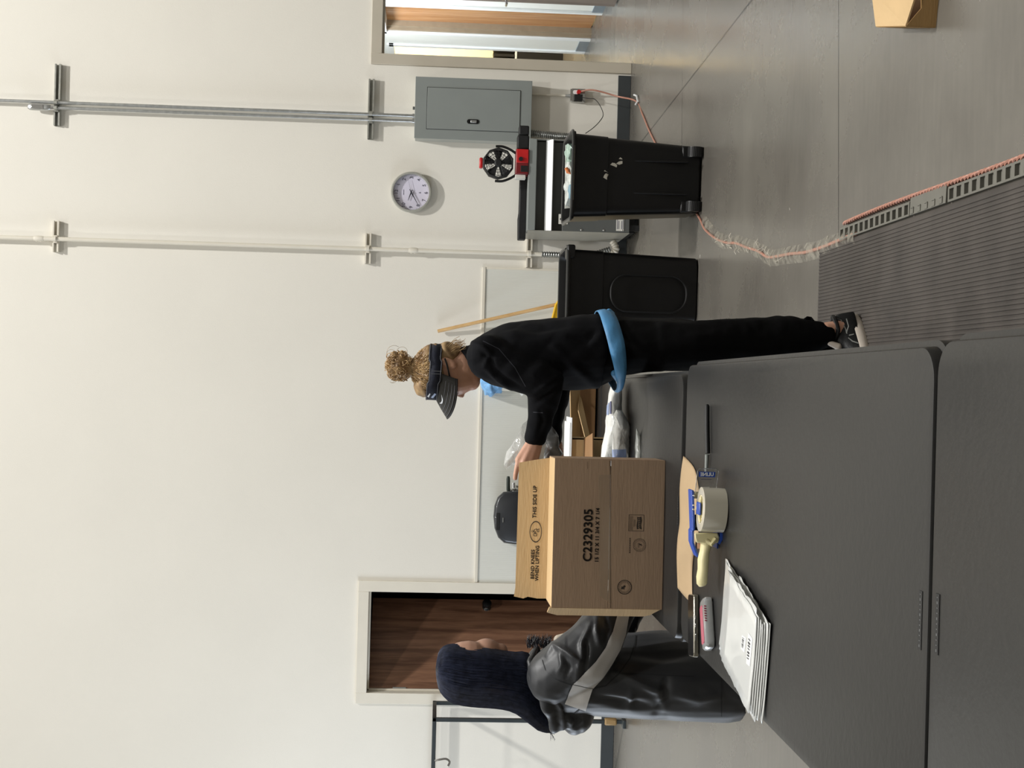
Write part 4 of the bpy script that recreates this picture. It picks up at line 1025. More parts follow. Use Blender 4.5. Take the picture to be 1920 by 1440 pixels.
pl([(.000, .0075), (.007, .004), (.009, -.003), (.003, -.0035)]); pl([(.009, -.003), (.005, -.009), (.009, -.010), (.011, -.0085)]); pl([(.003, -.0035), (-.001, -.008), (.003, -.0105)])
pl([(.0, .0075), (-.003, .002), (-.008, .0015)]); pl([(-.013, .006), (-.005, .006), (-.005, -.003), (-.013, -.003), (-.013, .006)]); pl([(.003, .0035), (-.003, -.0005)])
mb.build('lifting_pictogram', m_pr, flap)

# ------------------------------------------------------------------ open boxes at the far end
Mf2 = Matrix.Identity(4)
def obox(name_lab, x0, x1, y0, y1, h, flaps, inner=m_card, z=TZ+.002):
    t = thing('cardboard_box', ((x0+x1)/2, (y0+y1)/2, z), name_lab, 'box')
    mb = MB(); e = .005
    mb.span((x0, y0, z), (x1, y0+e, z+h)).span((x0, y1-e, z), (x1, y1, z+h)).span((x0, y0, z), (x0+e, y1, z+h)).span((x1-e, y0, z), (x1, y1, z+h)).span((x0, y0, z), (x1, y1, z+e))
    mb.build('walls', inner, t)
    for pts, m in flaps: MB().add(pts, [tuple(range(len(pts)))]).build('flap', m, t, solid=.004)
    return t
yB = 5.66
p = lambda x, y, Y=yB: W(x, y, Y)
q0, q1 = p(1124, 850), p(1085, 712)
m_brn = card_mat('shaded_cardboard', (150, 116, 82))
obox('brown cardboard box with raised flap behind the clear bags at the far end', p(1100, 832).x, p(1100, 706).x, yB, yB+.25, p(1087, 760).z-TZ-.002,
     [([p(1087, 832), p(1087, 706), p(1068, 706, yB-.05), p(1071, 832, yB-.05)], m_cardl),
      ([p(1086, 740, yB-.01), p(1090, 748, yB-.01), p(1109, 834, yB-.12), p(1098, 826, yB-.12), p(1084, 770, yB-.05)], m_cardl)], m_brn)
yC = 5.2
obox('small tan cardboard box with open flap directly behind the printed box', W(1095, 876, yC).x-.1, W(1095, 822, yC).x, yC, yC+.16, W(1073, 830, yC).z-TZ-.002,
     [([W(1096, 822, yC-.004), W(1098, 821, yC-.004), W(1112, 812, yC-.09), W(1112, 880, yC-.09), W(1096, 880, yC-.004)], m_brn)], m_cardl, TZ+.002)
zp_ = W(1073, 830, yC).z+.002
wp_ = MB().span((W(1068, 900, 5.2).x, 5.19, zp_), (W(1068, 783, 5.2).x, 5.4, zp_+.004)).span((W(1068, 900, 5.2).x, 5.2, zp_+.005), (W(1068, 792, 5.2).x, 5.41, zp_+.010)).build('white_papers', m_white, bevel=.001)
tag(wp_, 'small stack of white papers lying on top of the small tan box', 'paper')

# ------------------------------------------------------------------ wrapped supplies on the table behind the box
def tb(x, y, h=0): return G(x, y, TZ+h)
def bagroll(name, outl, Y, dep, label, m=m_bag, seed=0, band=None, amp=.006):
    o = pillow(name, [W(x, y, Y) for x, y in outl], (0, dep, 0), m, amp=amp, fs=30, seed=seed, n=7); tag(o, label, 'bag'); return o
o1 = bagroll('wrapped_pack', [(1161, 707), (1149, 714), (1143, 730), (1138, 770), (1135, 815), (1128, 845), (1126, 874), (1148, 874), (1157, 850), (1164, 800), (1166, 740), (1166, 716)], 4.82, .075, 'long clear-wrapped white pack with dark blue print, its end touching the person in black', seed=11)
o2 = bagroll('wrapped_pack', [(1151, 776), (1156, 768), (1166, 770), (1175, 784), (1181, 800), (1182, 880), (1148, 880), (1148, 840), (1152, 800), (1157, 788)], 4.70, .055, 'clear-wrapped white pack with a light blue band, behind the printed box', seed=12)
o3 = bagroll('poly_pouch', [(1193, 802), (1199, 812), (1212, 850), (1210, 880), (1191, 880), (1191, 840)], 4.44, .012, 'small pointed clear pouch lying alone beside the printed box\'s upper corner', m_film, seed=13, amp=.004)
m_bp = mat('pale_blue_print', (150, 168, 208), .4); m_dbp = mat('navy_print', (70, 78, 130), .4)
bv = bvh_of(o2); drape('print_band', [(1148.5, 843), (1150, 880)], [(1174, 842), (1175, 880)], bv, m_bp, o2, .002, 10, 8)
bv = bvh_of(o1)
drape('print_band', [(1144.5, 753), (1144, 776)], [(1147, 752), (1147, 776)], bv, m_dbp, o1, .002, 6, 2)
drape('print_band', [(1139, 756), (1138, 778)], [(1143, 755), (1142, 778)], bv, m_bp, o1, .002, 6, 2)

# ------------------------------------------------------------------ kraft sheet, dispenser, phone, bags
m_kraft = mat('kraft_paper', (180, 154, 119), .6, var=.04, scale=8, bump=.2, bscale=18)
far_ = [(1283, 855), (1279, 880), (1276, 915), (1276, 950), (1276, 980), (1272, 1010), (1270.5, 1040), (1271, 1070), (1272, 1102)]
near_ = [(1284, 857), (1300, 876), (1307, 900), (1311, 930), (1312, 965), (1309, 1000), (1300, 1040), (1297, 1080), (1298, 1133)]
hh = [.004, .010, .014, .012, .016, .024, .028, .022, .010]
vs = []; n_ = len(far_); kk = 7
A_ = curve_pts([G(x, y, TZ+h) for (x, y), h in zip(far_, hh)], 4); B_ = curve_pts([G(x, y, TZ+.003) for x, y in near_], 4)
for a, b in zip(A_, B_):
    for j in range(kk+1):
        t = j/kk; q = a.lerp(b, t); q.z = TZ+.002+(a.z-TZ)*(1-t)**1.4+.006*math.sin(t*math.pi)*(.4+.6*math.sin(q.x*18)**2); vs.append(q)
fs = [(i*(kk+1)+j, i*(kk+1)+j+1, (i+1)*(kk+1)+j+1, (i+1)*(kk+1)+j) for i in range(len(A_)-1) for j in range(kk)]
o = MB().add(vs, fs).build('kraft_sheet', m_kraft, smooth=True, solid=.001, ang=80); tag(o, 'curling sheet of brown kraft paper across the table seam behind the tape dispenser', 'paper')

m_ivory = mat('ivory_plastic', (226, 216, 168), .35, var=.03); m_blue = mat('blue_enamel', (40, 76, 168), .35, var=.05)
rc = G(1359, 958, TZ); Rr = .0525; Hr = .056
td = thing('tape_dispenser', (rc.x, rc.y, TZ), 'hand tape dispenser with ivory grip, blue frame and a full roll of clear tape', 'tape dispenser')
Mr = Matrix.Translation((rc.x, rc.y+Rr*.2, TZ+.001)) @ RY(R(2)).to_4x4()
m_roll = mat('clear_tape_roll', (222, 216, 198), .22, var=.03, scale=3, coat=.5, trans=.15)
MB().lathe([(Rr*.66, 0), (Rr, .001), (Rr, Hr-.001), (Rr*.66, Hr), (Rr*.66, 0)], 56, Mr, cap=False).build('tape_roll', m_roll, td, smooth=True, ang=40)
MB().lathe([(Rr*.66, .002), (Rr*.66, Hr-.002), (Rr*.5, Hr-.001), (Rr*.5, .002)], 40, Mr, cap=False).build('roll_core', mat('core_board', (228, 214, 176), .5), td, smooth=True, ang=40)
hb2 = MB().lathe([(.001, Hr-.02), (Rr*.46, Hr-.02), (Rr*.46, Hr-.004), (Rr*.2, Hr+.003), (.001, Hr+.003)], 32, Mr); 
for i in range(3):
    a = R(90+120*i); hb2.box(Mr @ Vector((math.cos(a)*.02, math.sin(a)*.02, Hr-.001)), (.008, .028, .008), RZ(a+R(90)))
hub = hb2.build('hub', m_ivory, td, smooth=True, ang=40)
MB().box(Mr @ Vector((.002, -.004, Hr+.004)), (.03, .034, .006)).build('hub_cap', m_blue, hub, bevel=.003)
yF = rc.y+.075
def tp_(x, y, Y): return W(x, y, Y)
zt_ = tp_(1296, 960, yF).z
xa_, xb_2 = tp_(1296, 1010, yF).x, tp_(1296, 918, yF).x
fr2 = MB().loft([[Vector((x, yF+a*.022, z+b*.003)) for a, b in ((-1, -1), (1, -1), (1, 1), (-1, 1))] for x, z in ((xb_2, zt_+.002), (tp_(0, 965, yF).x, zt_-.004), (tp_(0, 968, yF).x, zt_-.001), (tp_(0, 990, yF).x, zt_-.002), (tp_(0, 1003, yF).x, zt_-.008), (tp_(0, 1018, yF).x, zt_-.016))])
fr_o = fr2.build('frame', m_blue, td, bevel=.0015)
MB().span((xa_-.02, yF-.026, TZ+.002), (xb_2, yF+.022, TZ+.006)).build('lower_plate', m_blue, td, bevel=.001)
for x_, r_, m, nm in ((928, .0085, m_ivory, 'roller'), (974, .0075, m_bk2, 'roller'), (984, .006, m_grey2, 'roller')):
    xx = tp_(1300, x_, yF).x; MB().tube([(xx, yF-.004, TZ+.005), (xx, yF-.004, zt_-.003)], r_, 16).build(nm, m, td, smooth=True)
MB().span((tp_(0, 968, yF).x, yF-.005, TZ+.02), (tp_(0, 938, yF).x, yF+.01, zt_-.006)).build('blade_guard', m_bk2, td, bevel=.003)
MB().span((tp_(0, 1002, yF).x, yF-.02, TZ+.03), (tp_(0, 990, yF).x, yF, zt_-.012)).build('brake_block', mat('pink_rubber', (214, 170, 150), .5), td, bevel=.002)
for x_, y_ in ((1297.5, 929), (1294, 947), (1294, 955)):
    p_ = tp_(x_, y_, yF-.022); MB().ball((p_.x, yF-.022, zt_-.001), .003, seg=8, rows=6).build('rivet', m_chrome, fr_o, smooth=True)
# ivory bracket and grip
ygp = rc.y+.02
gp = lambda x, y, Y=ygp: W(x, y, Y)
MB().loft([[gp(a, y), gp(b, y), gp(b, y, ygp+.045), gp(a, y, ygp+.045)] for a, b, y in ((1302, 1346, 999), (1303, 1349, 1008), (1306, 1348, 1018))]).build('bracket', m_ivory, td, bevel=.003)
MB().add([gp(1350, 999), gp(1355, 1000), gp(1354, 1012), gp(1349, 1021), gp(1346, 1018), gp(1350, 1008)], [tuple(range(6))]).build('frame_corner', m_blue, td, solid=.006)
gpts = [(1323, 1012, .021), (1324, 1022, .0185), (1321, 1035, .0165), (1318.5, 1050, .0185), (1318, 1068, .0175), (1316, 1082, .0185), (1316, 1094, .0175), (1317, 1098, .012)]
MB().tube([W(x, y, ygp+.02) for x, y, r_ in gpts], [r_ for *_, r_ in gpts], 18, flat=.72, upv=(0, 0, 1)).build('grip', m_ivory, td, smooth=True, ang=50)
MB().tube([W(1322, 1005, ygp+.02), W(1326, 1014, ygp+.005), W(1334, 1020, ygp), W(1342, 1010, ygp)], [.006, .008, .007, .006], 10).build('guard_rib', m_ivory, td, smooth=True)
# standing clear plate with mirrored lettering, seen from behind
yP = rc.y+.045
cpl = MB().add([W(x, y, yP) for x, y in ((1310, 880), (1308, 885), (1303, 925), (1340, 928), (1348, 885), (1346, 880), (1342, 878))], [tuple(range(7))]).build('clear_plate', film_mat('clear_styrene', (150, 150, 146), .28, .08), td, solid=.0015)
MB().tube([W(x, y, yP-.001) for x, y in ((1303, 925), (1308, 884), (1311, 879), (1342, 878), (1348, 883), (1343, 918))], .0008, 6).build('plate_rim', m_chrome, cpl, smooth=True)
MB().add([W(x, y, yP-.002) for x, y in ((1310, 894), (1310.5, 884), (1341.5, 885), (1340.5, 895))], [(0, 1, 2, 3)]).build('label_block', m_blue, cpl)
text('print', 'ULINE', lambda tx, ty: W(1325.8-tx, 889.6-ty, yP-.003), m_white, cpl, size=9.2, bold=.28, space=1.0)
for i, (l, y_) in enumerate(((20, 898.5), (12, 913), (14, 916))):
    MB().add([W(1324-l/2, y_, yP-.002), W(1324+l/2, y_, yP-.002), W(1324+l/2, y_+1.1, yP-.002), W(1324-l/2, y_+1.1, yP-.002)], [(0, 1, 2, 3)]).build('print_line', m_ink2 if i == 0 else m_lab, cpl)
# pen
pp_ = [G(1326, 758, TZ+.007), G(1326, 800, TZ+.007), G(1327, 850, TZ+.007), G(1326, 852, TZ+.007), G(1324.5, 884, TZ+.006)]
pn = MB().tube([pp_[0], pp_[0].lerp(pp_[1], .08), pp_[1], pp_[2]], [.003, .0058, .0062, .0062], 14).build('marker_pen', m_bk2, smooth=True)
tag(pn, 'slim black marker pen lying on the middle table beyond the tape dispenser', 'pen')
MB().tube([pp_[3], pp_[4]], [.0055, .0045], 12).build('pen_tip', m_grey, pn, smooth=True)
# phone
def flatdev(c1_, c2_, wd, h, z, name, m, label, cat):
    a, b = Vector(c1_), Vector(c2_); d = (b-a).normalized(); n_ = Vector((-d.y, d.x, 0)); L_ = (b-a).length
    M = Matrix(((d.x, n_.x, 0, (a.x+b.x)/2), (d.y, n_.y, 0, (a.y+b.y)/2), (0, 0, 1, z), (0, 0, 0, 1)))
    return M, L_
pa, pb = G(1311, 1233, TZ), G(1311, 1115, TZ)
d_ = (pb-pa); d_.z = 0; L_ = d_.length; d_.normalize(); n_ = Vector((-d_.y, d_.x, 0)); mid = (pa+pb)/2+n_*.036
Mp = Matrix(((d_.x, n_.x, 0, mid.x), (d_.y, n_.y, 0, mid.y), (0, 0, 1, TZ+.001), (0, 0, 0, 1)))
ph = thing('smartphone', (mid.x, mid.y, TZ), 'black smartphone with metallic sides lying face up at the table\'s left edge', 'phone')
def rlo(w_, l_, r_, zs2, M): return [[M @ Vector((x, y, z)) for x, y in rrect(w_-i, l_-i, r_, 6)] for z, i in zs2]
MB().loft(rlo(L_, .076, .012, ((0, .004), (.002, 0), (.0115, 0), (.0135, .003)), Mp)).build('case', mat('champagne_metal', (150, 146, 134), .25, .7), ph, smooth=True, ang=30)
MB().loft(rlo(L_-.005, .071, .010, ((.0135, 0), (.0140, 0)), Mp)).build('screen', mat('phone_glass', (10, 10, 12), .15), ph)
for s, l in ((-.028, .018), (.0, .012), (.02, .012)): MB().box(Mp @ Vector((s, -.0385, .008)), (l, .002, .003)).build('side_button', m_chrome, ph, bevel=.0005)
qa, qb = G(1343, 1212, TZ), G(1337, 1117, TZ)
d_ = (qb-qa); d_.z = 0; L2 = d_.length; d_.normalize(); n_ = Vector((-d_.y, d_.x, 0)); mid = (qa+qb)/2+n_*.03
Mq = Matrix(((d_.x, n_.x, 0, mid.x), (d_.y, n_.y, 0, mid.y), (0, 0, 1, TZ+.001), (0, 0, 0, 1)))
cs = thing('clear_case', (mid.x, mid.y, TZ), 'small clear-sided case with a pink stripe lying between the phone and the bag stack', 'case')
MB().loft(rlo(L2, .06, .014, ((0, .006), (.003, 0), (.016, 0), (.021, .006)), Mq)).build('shell', mat('frosted_grey_plastic', (150, 152, 152), .2, coat=.5), cs, smooth=True, ang=40)
st_ = MB().loft([[Mq @ Vector((x, y, z)) for x, y in rrect(L2-.03, .030, .008, 5, 0, .012)] for z in (.0205, .0225)]).build('stripe', mat('pink_plastic', (186, 92, 110), .35), cs, bevel=.001)
mb = MB()
for i in range(7): mb.box(Mq @ Vector((L2/2-.025-i*.006, -.028, .020)), (.0022, .004, .005))
mb.build('grip_ridges', mat('deep_pink_plastic', (160, 50, 76), .4), cs)
# fanned stack of poly bags
m_poly = mat('milky_poly', (226, 228, 226), .3, var=.03, scale=6, bump=.25, bscale=22, coat=.35, trans=.12)
FL, FR = G(1352, 1206, TZ), G(1364, 1045, TZ); NL, NR = G(1433, 1352, TZ), G(1452, 1176, TZ)
axis = ((NL-FL)+(NR-FR)).normalized(); wd_ = (FR-FL).length; side = (FR-FL).normalized()
tot = ((NL-FL).length+(NR-FR).length)/2
random.seed(11); NS = 14
for i in range(NS):
    t = i/(NS-1); Ls = tot*.62; st0 = (tot-Ls)*(1-abs(t-.35)*1.0 if False else t)
    st0 = (tot-Ls)*(.74+(1-i/(NS-1))*(.26 if i % 2 else -.74))
    skew = side*(-.010+.020*random.random()); o_ = FL+axis*st0+skew
    rot = random.uniform(-.035, .035)
    vs = []; na, nb = 14, 8; s0 = random.random()*50
    for a in range(na+1):
        for b in range(nb+1):
            q = o_+axis*(Ls*a/na)+side*(wd_*b/nb)
            c0 = o_+axis*Ls/2+side*wd_/2; r_ = q-c0; q = c0+Vector((r_.x*math.cos(rot)-r_.y*math.sin(rot), r_.x*math.sin(rot)+r_.y*math.cos(rot), 0))
            edge = max(abs(b/nb-.5)*2, 0)**4
            q.z = TZ+.002+i*.0015+.0016*abs(fbm(Vector((q.x, q.y, s0)), 9, 2))+(.003*edge*(.5+.5*noise.noise(Vector((q.x*8, q.y*8, s0)))))
            q += side*(.006*noise.noise(Vector((a*.6, s0, b/nb)))); vs.append(q)
    fs = [(a*(nb+1)+b, a*(nb+1)+b+1, (a+1)*(nb+1)+b+1, (a+1)*(nb+1)+b) for a in range(na) for b in range(nb)]
    o = MB().add(vs, fs).build('poly_bag', m_poly, smooth=True, ang=80, solid=.0013)
    top = i == NS-1
    tag(o, 'topmost milky poly bag of the fanned stack, with two small barcode labels' if top else 'milky white poly bag in the fanned stack below the labelled one', 'bag', 'fanned poly bags on the middle table')
    if top:
        zt2 = TZ+.002+NS*.0021+.006
        bvb = bvh_of(o)
        lp = [(1392, 1190), (1400, 1196), (1397, 1224), (1390, 1216)], [(1404, 1186), (1412, 1198), (1407, 1250), (1400, 1244)]
        for pl_ in lp:
            l_ = drape('barcode_label', [pl_[0], pl_[3]], [pl_[1], pl_[2]], bvb, m_white, o, .0012, 8, 4)
            def lp2(u_, v_):
                (x0, y0), (x1, y1), (x2, y2), (x3, y3) = pl_
                ax, ay = x0+(x3-x0)*u_, y0+(y3-y0)*u_; bx, by = x1+(x2-x1)*u_, y1+(y2-y1)*u_; return ax+(bx-ax)*v_, ay+(by-ay)*v_
            for k in range(7):
                u_ = .14+k*.105; v_ = u_+.03+.03*(k*5 % 3)/2
                drape('barcode', [lp2(u_, .2), lp2(v_, .2)], [lp2(u_, .62), lp2(v_, .62)], bvb, m_ink, l_, .0024, 1, 3)

# small battered box on the floor at the right
fbx = thing('cardboard_box', (1.18, 3.85, 0), 'battered open cardboard box on the concrete floor, cut off by the frame', 'box')
yA = 3.9
c0 = G(1752, 46, 0); c1 = G(1700, 45, .0)
x0_ = c0.x-.01; hb3 = W(1697, 44, c0.y).z
MB().add([Vector((x0_, c0.y-.01, 0)), Vector((x0_+.42, c0.y-.10, 0)), Vector((x0_+.42, c0.y-.10, hb3-.02)), Vector((x0_+.14, c0.y-.045, hb3-.005)), Vector((x0_+.11, c0.y-.04, hb3-.03)), Vector((x0_+.05, c0.y-.02, hb3*.55)), Vector((x0_, c0.y-.01, hb3))], [tuple(range(7))]).build('wall', card_mat('tan_cardboard', (158, 126, 82)), fbx, solid=.005)
MB().add([Vector((x0_, c0.y-.01, 0)), Vector((x0_+.07, c0.y+.26, 0)), Vector((x0_+.07, c0.y+.26, hb3)), Vector((x0_, c0.y-.01, hb3))], [(0, 1, 2, 3)]).build('wall', card_mat('tan_cardboard', (158, 126, 82)), fbx, solid=.005)
MB().add([Vector((x0_+.07, c0.y+.26, 0)), Vector((x0_+.49, c0.y+.17, 0)), Vector((x0_+.49, c0.y+.17, hb3)), Vector((x0_+.07, c0.y+.26, hb3))], [(0, 1, 2, 3)]).build('wall', m_cardl, fbx, solid=.005)
MB().add([Vector((x0_, c0.y-.01, hb3)), Vector((x0_+.07, c0.y+.26, hb3)), Vector((x0_+.17, c0.y+.22, hb3+.03)), Vector((x0_+.11, c0.y-.02, hb3-.03))], [(0, 1, 2, 3)]).build('flap', m_cardl, fbx, solid=.005)
MB().add([Vector((x0_, c0.y-.01, .004)), Vector((x0_+.42, c0.y-.10, .004)), Vector((x0_+.49, c0.y+.17, .004)), Vector((x0_+.07, c0.y+.26, .004))], [(0, 1, 2, 3)]).build('bottom', m_card, fbx, solid=.005)
# ------------------------------------------------------------------ people
m_skin = mat('skin', (208, 160, 134), .5, var=.06, scale=14, bump=.12, bscale=160, col2=(216, 166, 142))
m_skin2 = mat('skin_paler', (182, 142, 122), .5, var=.05, scale=14)
def cloth(name, rgb, rough=.8, bump=.3, bs=35, sheen=.0, spec=.25): return mat(name, rgb, rough, var=.1, scale=8, bump=bump, bscale=bs, sheen=sheen, spec=spec)
m_top = cloth('black_knit', (13, 14, 18), .85, sheen=.0, spec=.15); m_pant = cloth('black_trousers', (5, 5, 6), .9, spec=.12)
m_navy = cloth('navy_band', (34, 37, 50), .7, bs=90); m_brim = cloth('dark_grey_brim', (58, 57, 55), .75, bs=120)
m_hair = mat('blonde_hair', (150, 118, 80), .42, var=.3, scale=30, col2=(206, 176, 130), stretch=(1, 1, 1))
m_hair_d = mat('blonde_hair_base', (128, 100, 70), .6, var=.3, scale=40, col2=(176, 146, 104))
m_gloss = mat('shiny_trim', (200, 200, 200), .2, 1)

YA = 4.53
def A(x, y, d=0.0): return W(x, y, YA+d)
PA = FPX/YA
pa_ = thing('person', (.12, YA, 0), 'person in black with dark visor and blonde bun, leaning over the table from its right', 'person')

# body: one continuous figure under the clothes
mb = MB()
mb.ball(A(833, 694), (.088, .070, .086))                                   # skull
mb.ball(A(858, 706), (.062, .056, .066))
mb.caps([A(862, 712), A(884, 716)], [.045, .030])                          # jaw
mb.ball(A(886, 719, 0), (.017, .018, .014))                                # chin
mb.caps([A(871, 684, .02), A(889, 712, .012)], [.045, .02])
mb.caps([A(869, 684, -.02), A(889, 712, -.012)], [.045, .02])              # jaw line
mb.ball(A(862, 718, -.026), (.026, .022, .03)); mb.ball(A(862, 718, .026), (.026, .022, .03))   # cheeks
mb.ball(A(846, 728), (.016, .030, .014))                                   # brow
mb.tube([A(849, 731), A(858, 738), A(866, 742)], [.007, .009, .0085], 12)  # nose
mb.ball(A(866.5, 741.5), (.0085, .010, .0075)); mb.ball(A(867, 736, -.009), .0065); mb.ball(A(867, 736, .009), .0065)
mb.ball(A(873, 730.5), (.008, .017, .0045)); mb.ball(A(877, 729.5), (.008, .015, .005))    # lips
mb.ball(A(881, 727), (.008, .012, .006))
mb.caps([A(858, 676), A(880, 678), A(905, 670)], [.050, .048, .048])       # neck
mb.caps([A(868, 700), A(895, 692)], [.025, .035])
for s in (-1, 1):                                                           # ear
    mb.ball(A(841, 681, s*.070), (.017, .010, .030), RY(R(18))); mb.ball(A(848, 684, s*.070), (.011, .010, .014))
mb.caps([A(918, 668, -.13), A(918, 668, .13)], [.042, .042]); 
mb.caps([A(915, 668), A(1000, 672), A(1090, 662), A(1170, 655)], [.07, .09, .09, .09])
mb.caps([A(970, 668, -.05), A(970, 668, .05)], [.08, .08])
# arms
el, wr = A(1025, 722, -.17), A(1003, 826, -.10)
mb.caps([A(918, 668, -.13), A(975, 694, -.17), el], [.042, .038, .034]); mb.caps([el, el.lerp(wr, .5), wr], [.034, .029, .021])
el2, wr2 = A(1040, 715, .16), A(1036, 828, .10)
mb.caps([A(918, 668, .13), A(975, 690, .17), el2], [.042, .038, .034]); mb.caps([el2, el2.lerp(wr2, .5), wr2], [.034, .029, .021])
def hand_(mb, w_, pts_palm, fingers, thumb):
    for a, b, ra, rb in pts_palm: mb.caps([a, b], [ra, rb], 12)
    for f, rs in fingers: mb.caps(f, rs, 10)
    mb.caps(thumb[0], thumb[1], 10)
dh = -.10
kn_ = [A(973, 862, dh-.012), A(983, 866, dh-.022), A(993, 867, dh-.020), A(1002, 864, dh-.010)]
pw = [A(994, 832, dh-.004), A(999, 833, dh-.008), A(1004, 833, dh-.008), A(1009, 833, dh-.002)]
palm = [(a, b, .0165, .0135) for a, b in zip(pw, kn_)]
fing = [([kn_[0], A(969, 878, dh-.016), A(967, 889, dh-.012), A(966, 898, dh-.006)], [.0105, .0092, .0086, .0074]),
        ([kn_[1], A(981, 881, dh-.028), A(988, 890, dh-.014), A(996, 890, dh+.004)], [.0108, .0095, .0088, .0076]),
        ([kn_[2], A(994, 882, dh-.026), A(1001, 889, dh-.012), A(1006, 887, dh+.006)], [.0104, .0092, .0086, .0074]),
        ([kn_[3], A(1005, 877, dh-.014), A(1011, 882, dh-.004), A(1013, 879, dh+.008)], [.0094, .0082, .0076, .0066])]
thumb = ([A(992, 838, dh+.012), A(984, 853, dh+.034), A(984, 866, dh+.040), A(989, 877, dh+.036)], [.015, .0115, .0102, .0085])
hand_(mb, wr, palm, fing, thumb); mb.caps([wr, A(1001, 834, dh-.004)], [.022, .020])
d2 = .10; k2 = [A(1030+i*7, 858, d2-.012+.006*i) for i in range(4)]; p2 = [A(1032+i*5, 834, d2) for i in range(4)]
hand_(mb, wr2, [(a, b, .016, .013) for a, b in zip(p2, k2)],
      [([k, k+Vector((-.028, -.006, -.008)), k+Vector((-.04, .004, -.03)), k+Vector((-.03, .012, -.045))], [.0104, .0092, .0086, .0074]) for k in k2],
      ([A(1030, 838, d2-.014), A(1030, 852, d2-.036), A(1036, 864, d2-.040), A(1042, 870, d2-.034)], [.014, .0115, .0100, .0085]))
# legs
for d, nm in ((-.10, 0), (.13, 1)):
    kx = 8*nm
    mb.caps([A(1185, 652, d*.6), A(1330, 648+kx, d), A(1430, 643+kx, d), A(1540, 632+kx, d-.02), A(1572, 630+kx, d-.02)], [.065, .060, .050, .036, .034])
for q0, q1, q2, q3 in (((.205, 4.405, .13), (.222, 4.418, .045), (.17, 4.38, .045), (.09, 4.33, .035)), ((.175, 4.635, .12), (.195, 4.645, .045), (.12, 4.61, .045), (.03, 4.57, .035))):
    mb.caps([q0, q1, q2, q3], [.030, .026, .026, .018])
body = remesh('body', mb, .0042, m_skin, pa_, smooth=3)

# trousers
tr_ = MB()
def sec(x, yb, yf, hd, d=0, e=0, n=28, p=1.0):
    c = A(x, (yb+yf)/2, d); hw_ = (yf-yb)/2/PA; out = []
    for i in range(n):
        a = 2*math.pi*i/n; ca, sa = math.cos(a), math.sin(a)
        out.append(c+Vector((-math.copysign(abs(ca)**p, ca)*hw_, math.copysign(abs(sa)**p, sa)*hd, e*ca)))
    return out
tr_.loft([sec(1115, 592, 730, .150), sec(1150, 592, 712, .165), sec(1170, 593, 704, .172), sec(1200, 595, 700, .175), sec(1260, 598, 697, .178), sec(1300, 600, 697, .17)])
for d, k in ((-.10, 0), (.11, 10)):
    tr_.loft([sec(1230, 600+k, 692+k*.3, .10, d*.8), sec(1300, 602+k, 692+k*.3, .092, d), sec(1380, 598+k, 688+k*.3, .08, d), sec(1430, 596+k, 684+k, .072, d-.005), sec(1480, 594+k, 676+k, .066, d-.01),
              sec(1512, 599+k, 668+k, .060, d-.015), sec(1545, 606+k, 655+k, .050, d-.02), sec(1558, 608+k, 652+k, .047, d-.02), sec(1563, 609+k, 650+k, .045, d-.02)])
def wr_t(p): return .006*fbm(Vector((p.x*6, p.y*6, p.z*3)), 2.0, 3)+.004*abs(noise.noise(Vector((p.x*10, p.y*8, p.z*26))))*(1 if p.z < .5 else .4)
trs = remesh('trousers', tr_, .009, m_pant, pa_, smooth=4, warp=wr_t)
pt_ = A(1519, 603, -.17); MB().tube([A(1509, 600, -.13), A(1514, 596, -.12), A(1520, 597, -.12), A(1524, 602, -.13)], .006, 8).build('cuff_toggle', m_pant, trs, smooth=True)

# knit top with loose sleeves
tp2 = MB()
tp2.loft([sec(884, 646, 705, .07), sec(895, 638, 708, .11), sec(907, 629, 716, .155), sec(925, 619, 724, .195), sec(955, 608, 731, .20), sec(1000, 601, 734, .19), sec(1050, 595, 733, .178), sec(1090, 590, 733, .17), sec(1120, 588, 731, .168), sec(1128, 590, 729, .162)])
tp2.caps([A(925, 664, -.115), A(925, 664, .115)], [.068, .068])
for s, e_, w_ in ((-1, el, wr), (1, el2, wr2)):
    tp2.caps([A(915, 668, s*.145), A(960, 690, s*.165), A(1000, 706, s*.175), e_+Vector((0, 0, .0))], [.075, .072, .066, .060])
    tp2.caps([e_, e_.lerp(w_, .35), e_.lerp(w_, .7), e_.lerp(w_, .96)], [.060, .054, .044, .036])
def wr_k(p):
    v0 = .010*(abs(noise.noise(Vector(((p.x+p.z)*9+3, p.y*4, (p.x-p.z)*2.2))))-.2)
    q = p-A(960, 690, 0)
    v = .012*fbm(Vector((p.x*3+p.z*1.5, p.y*2, p.z*2-p.x*2)), 1.7, 3)
    v += .006*noise.noise(Vector((p.x*7+p.z*9, p.y*5, p.z*6-p.x*6)))
    if p.x < A(0, 735).x: v += .007*math.sin(p.x*95+3*noise.noise(p*6))*noise.noise(p*5)
    return v+v0
top = remesh('knit_top', tp2, .0075, m_top, pa_, smooth=5, warp=wr_k)
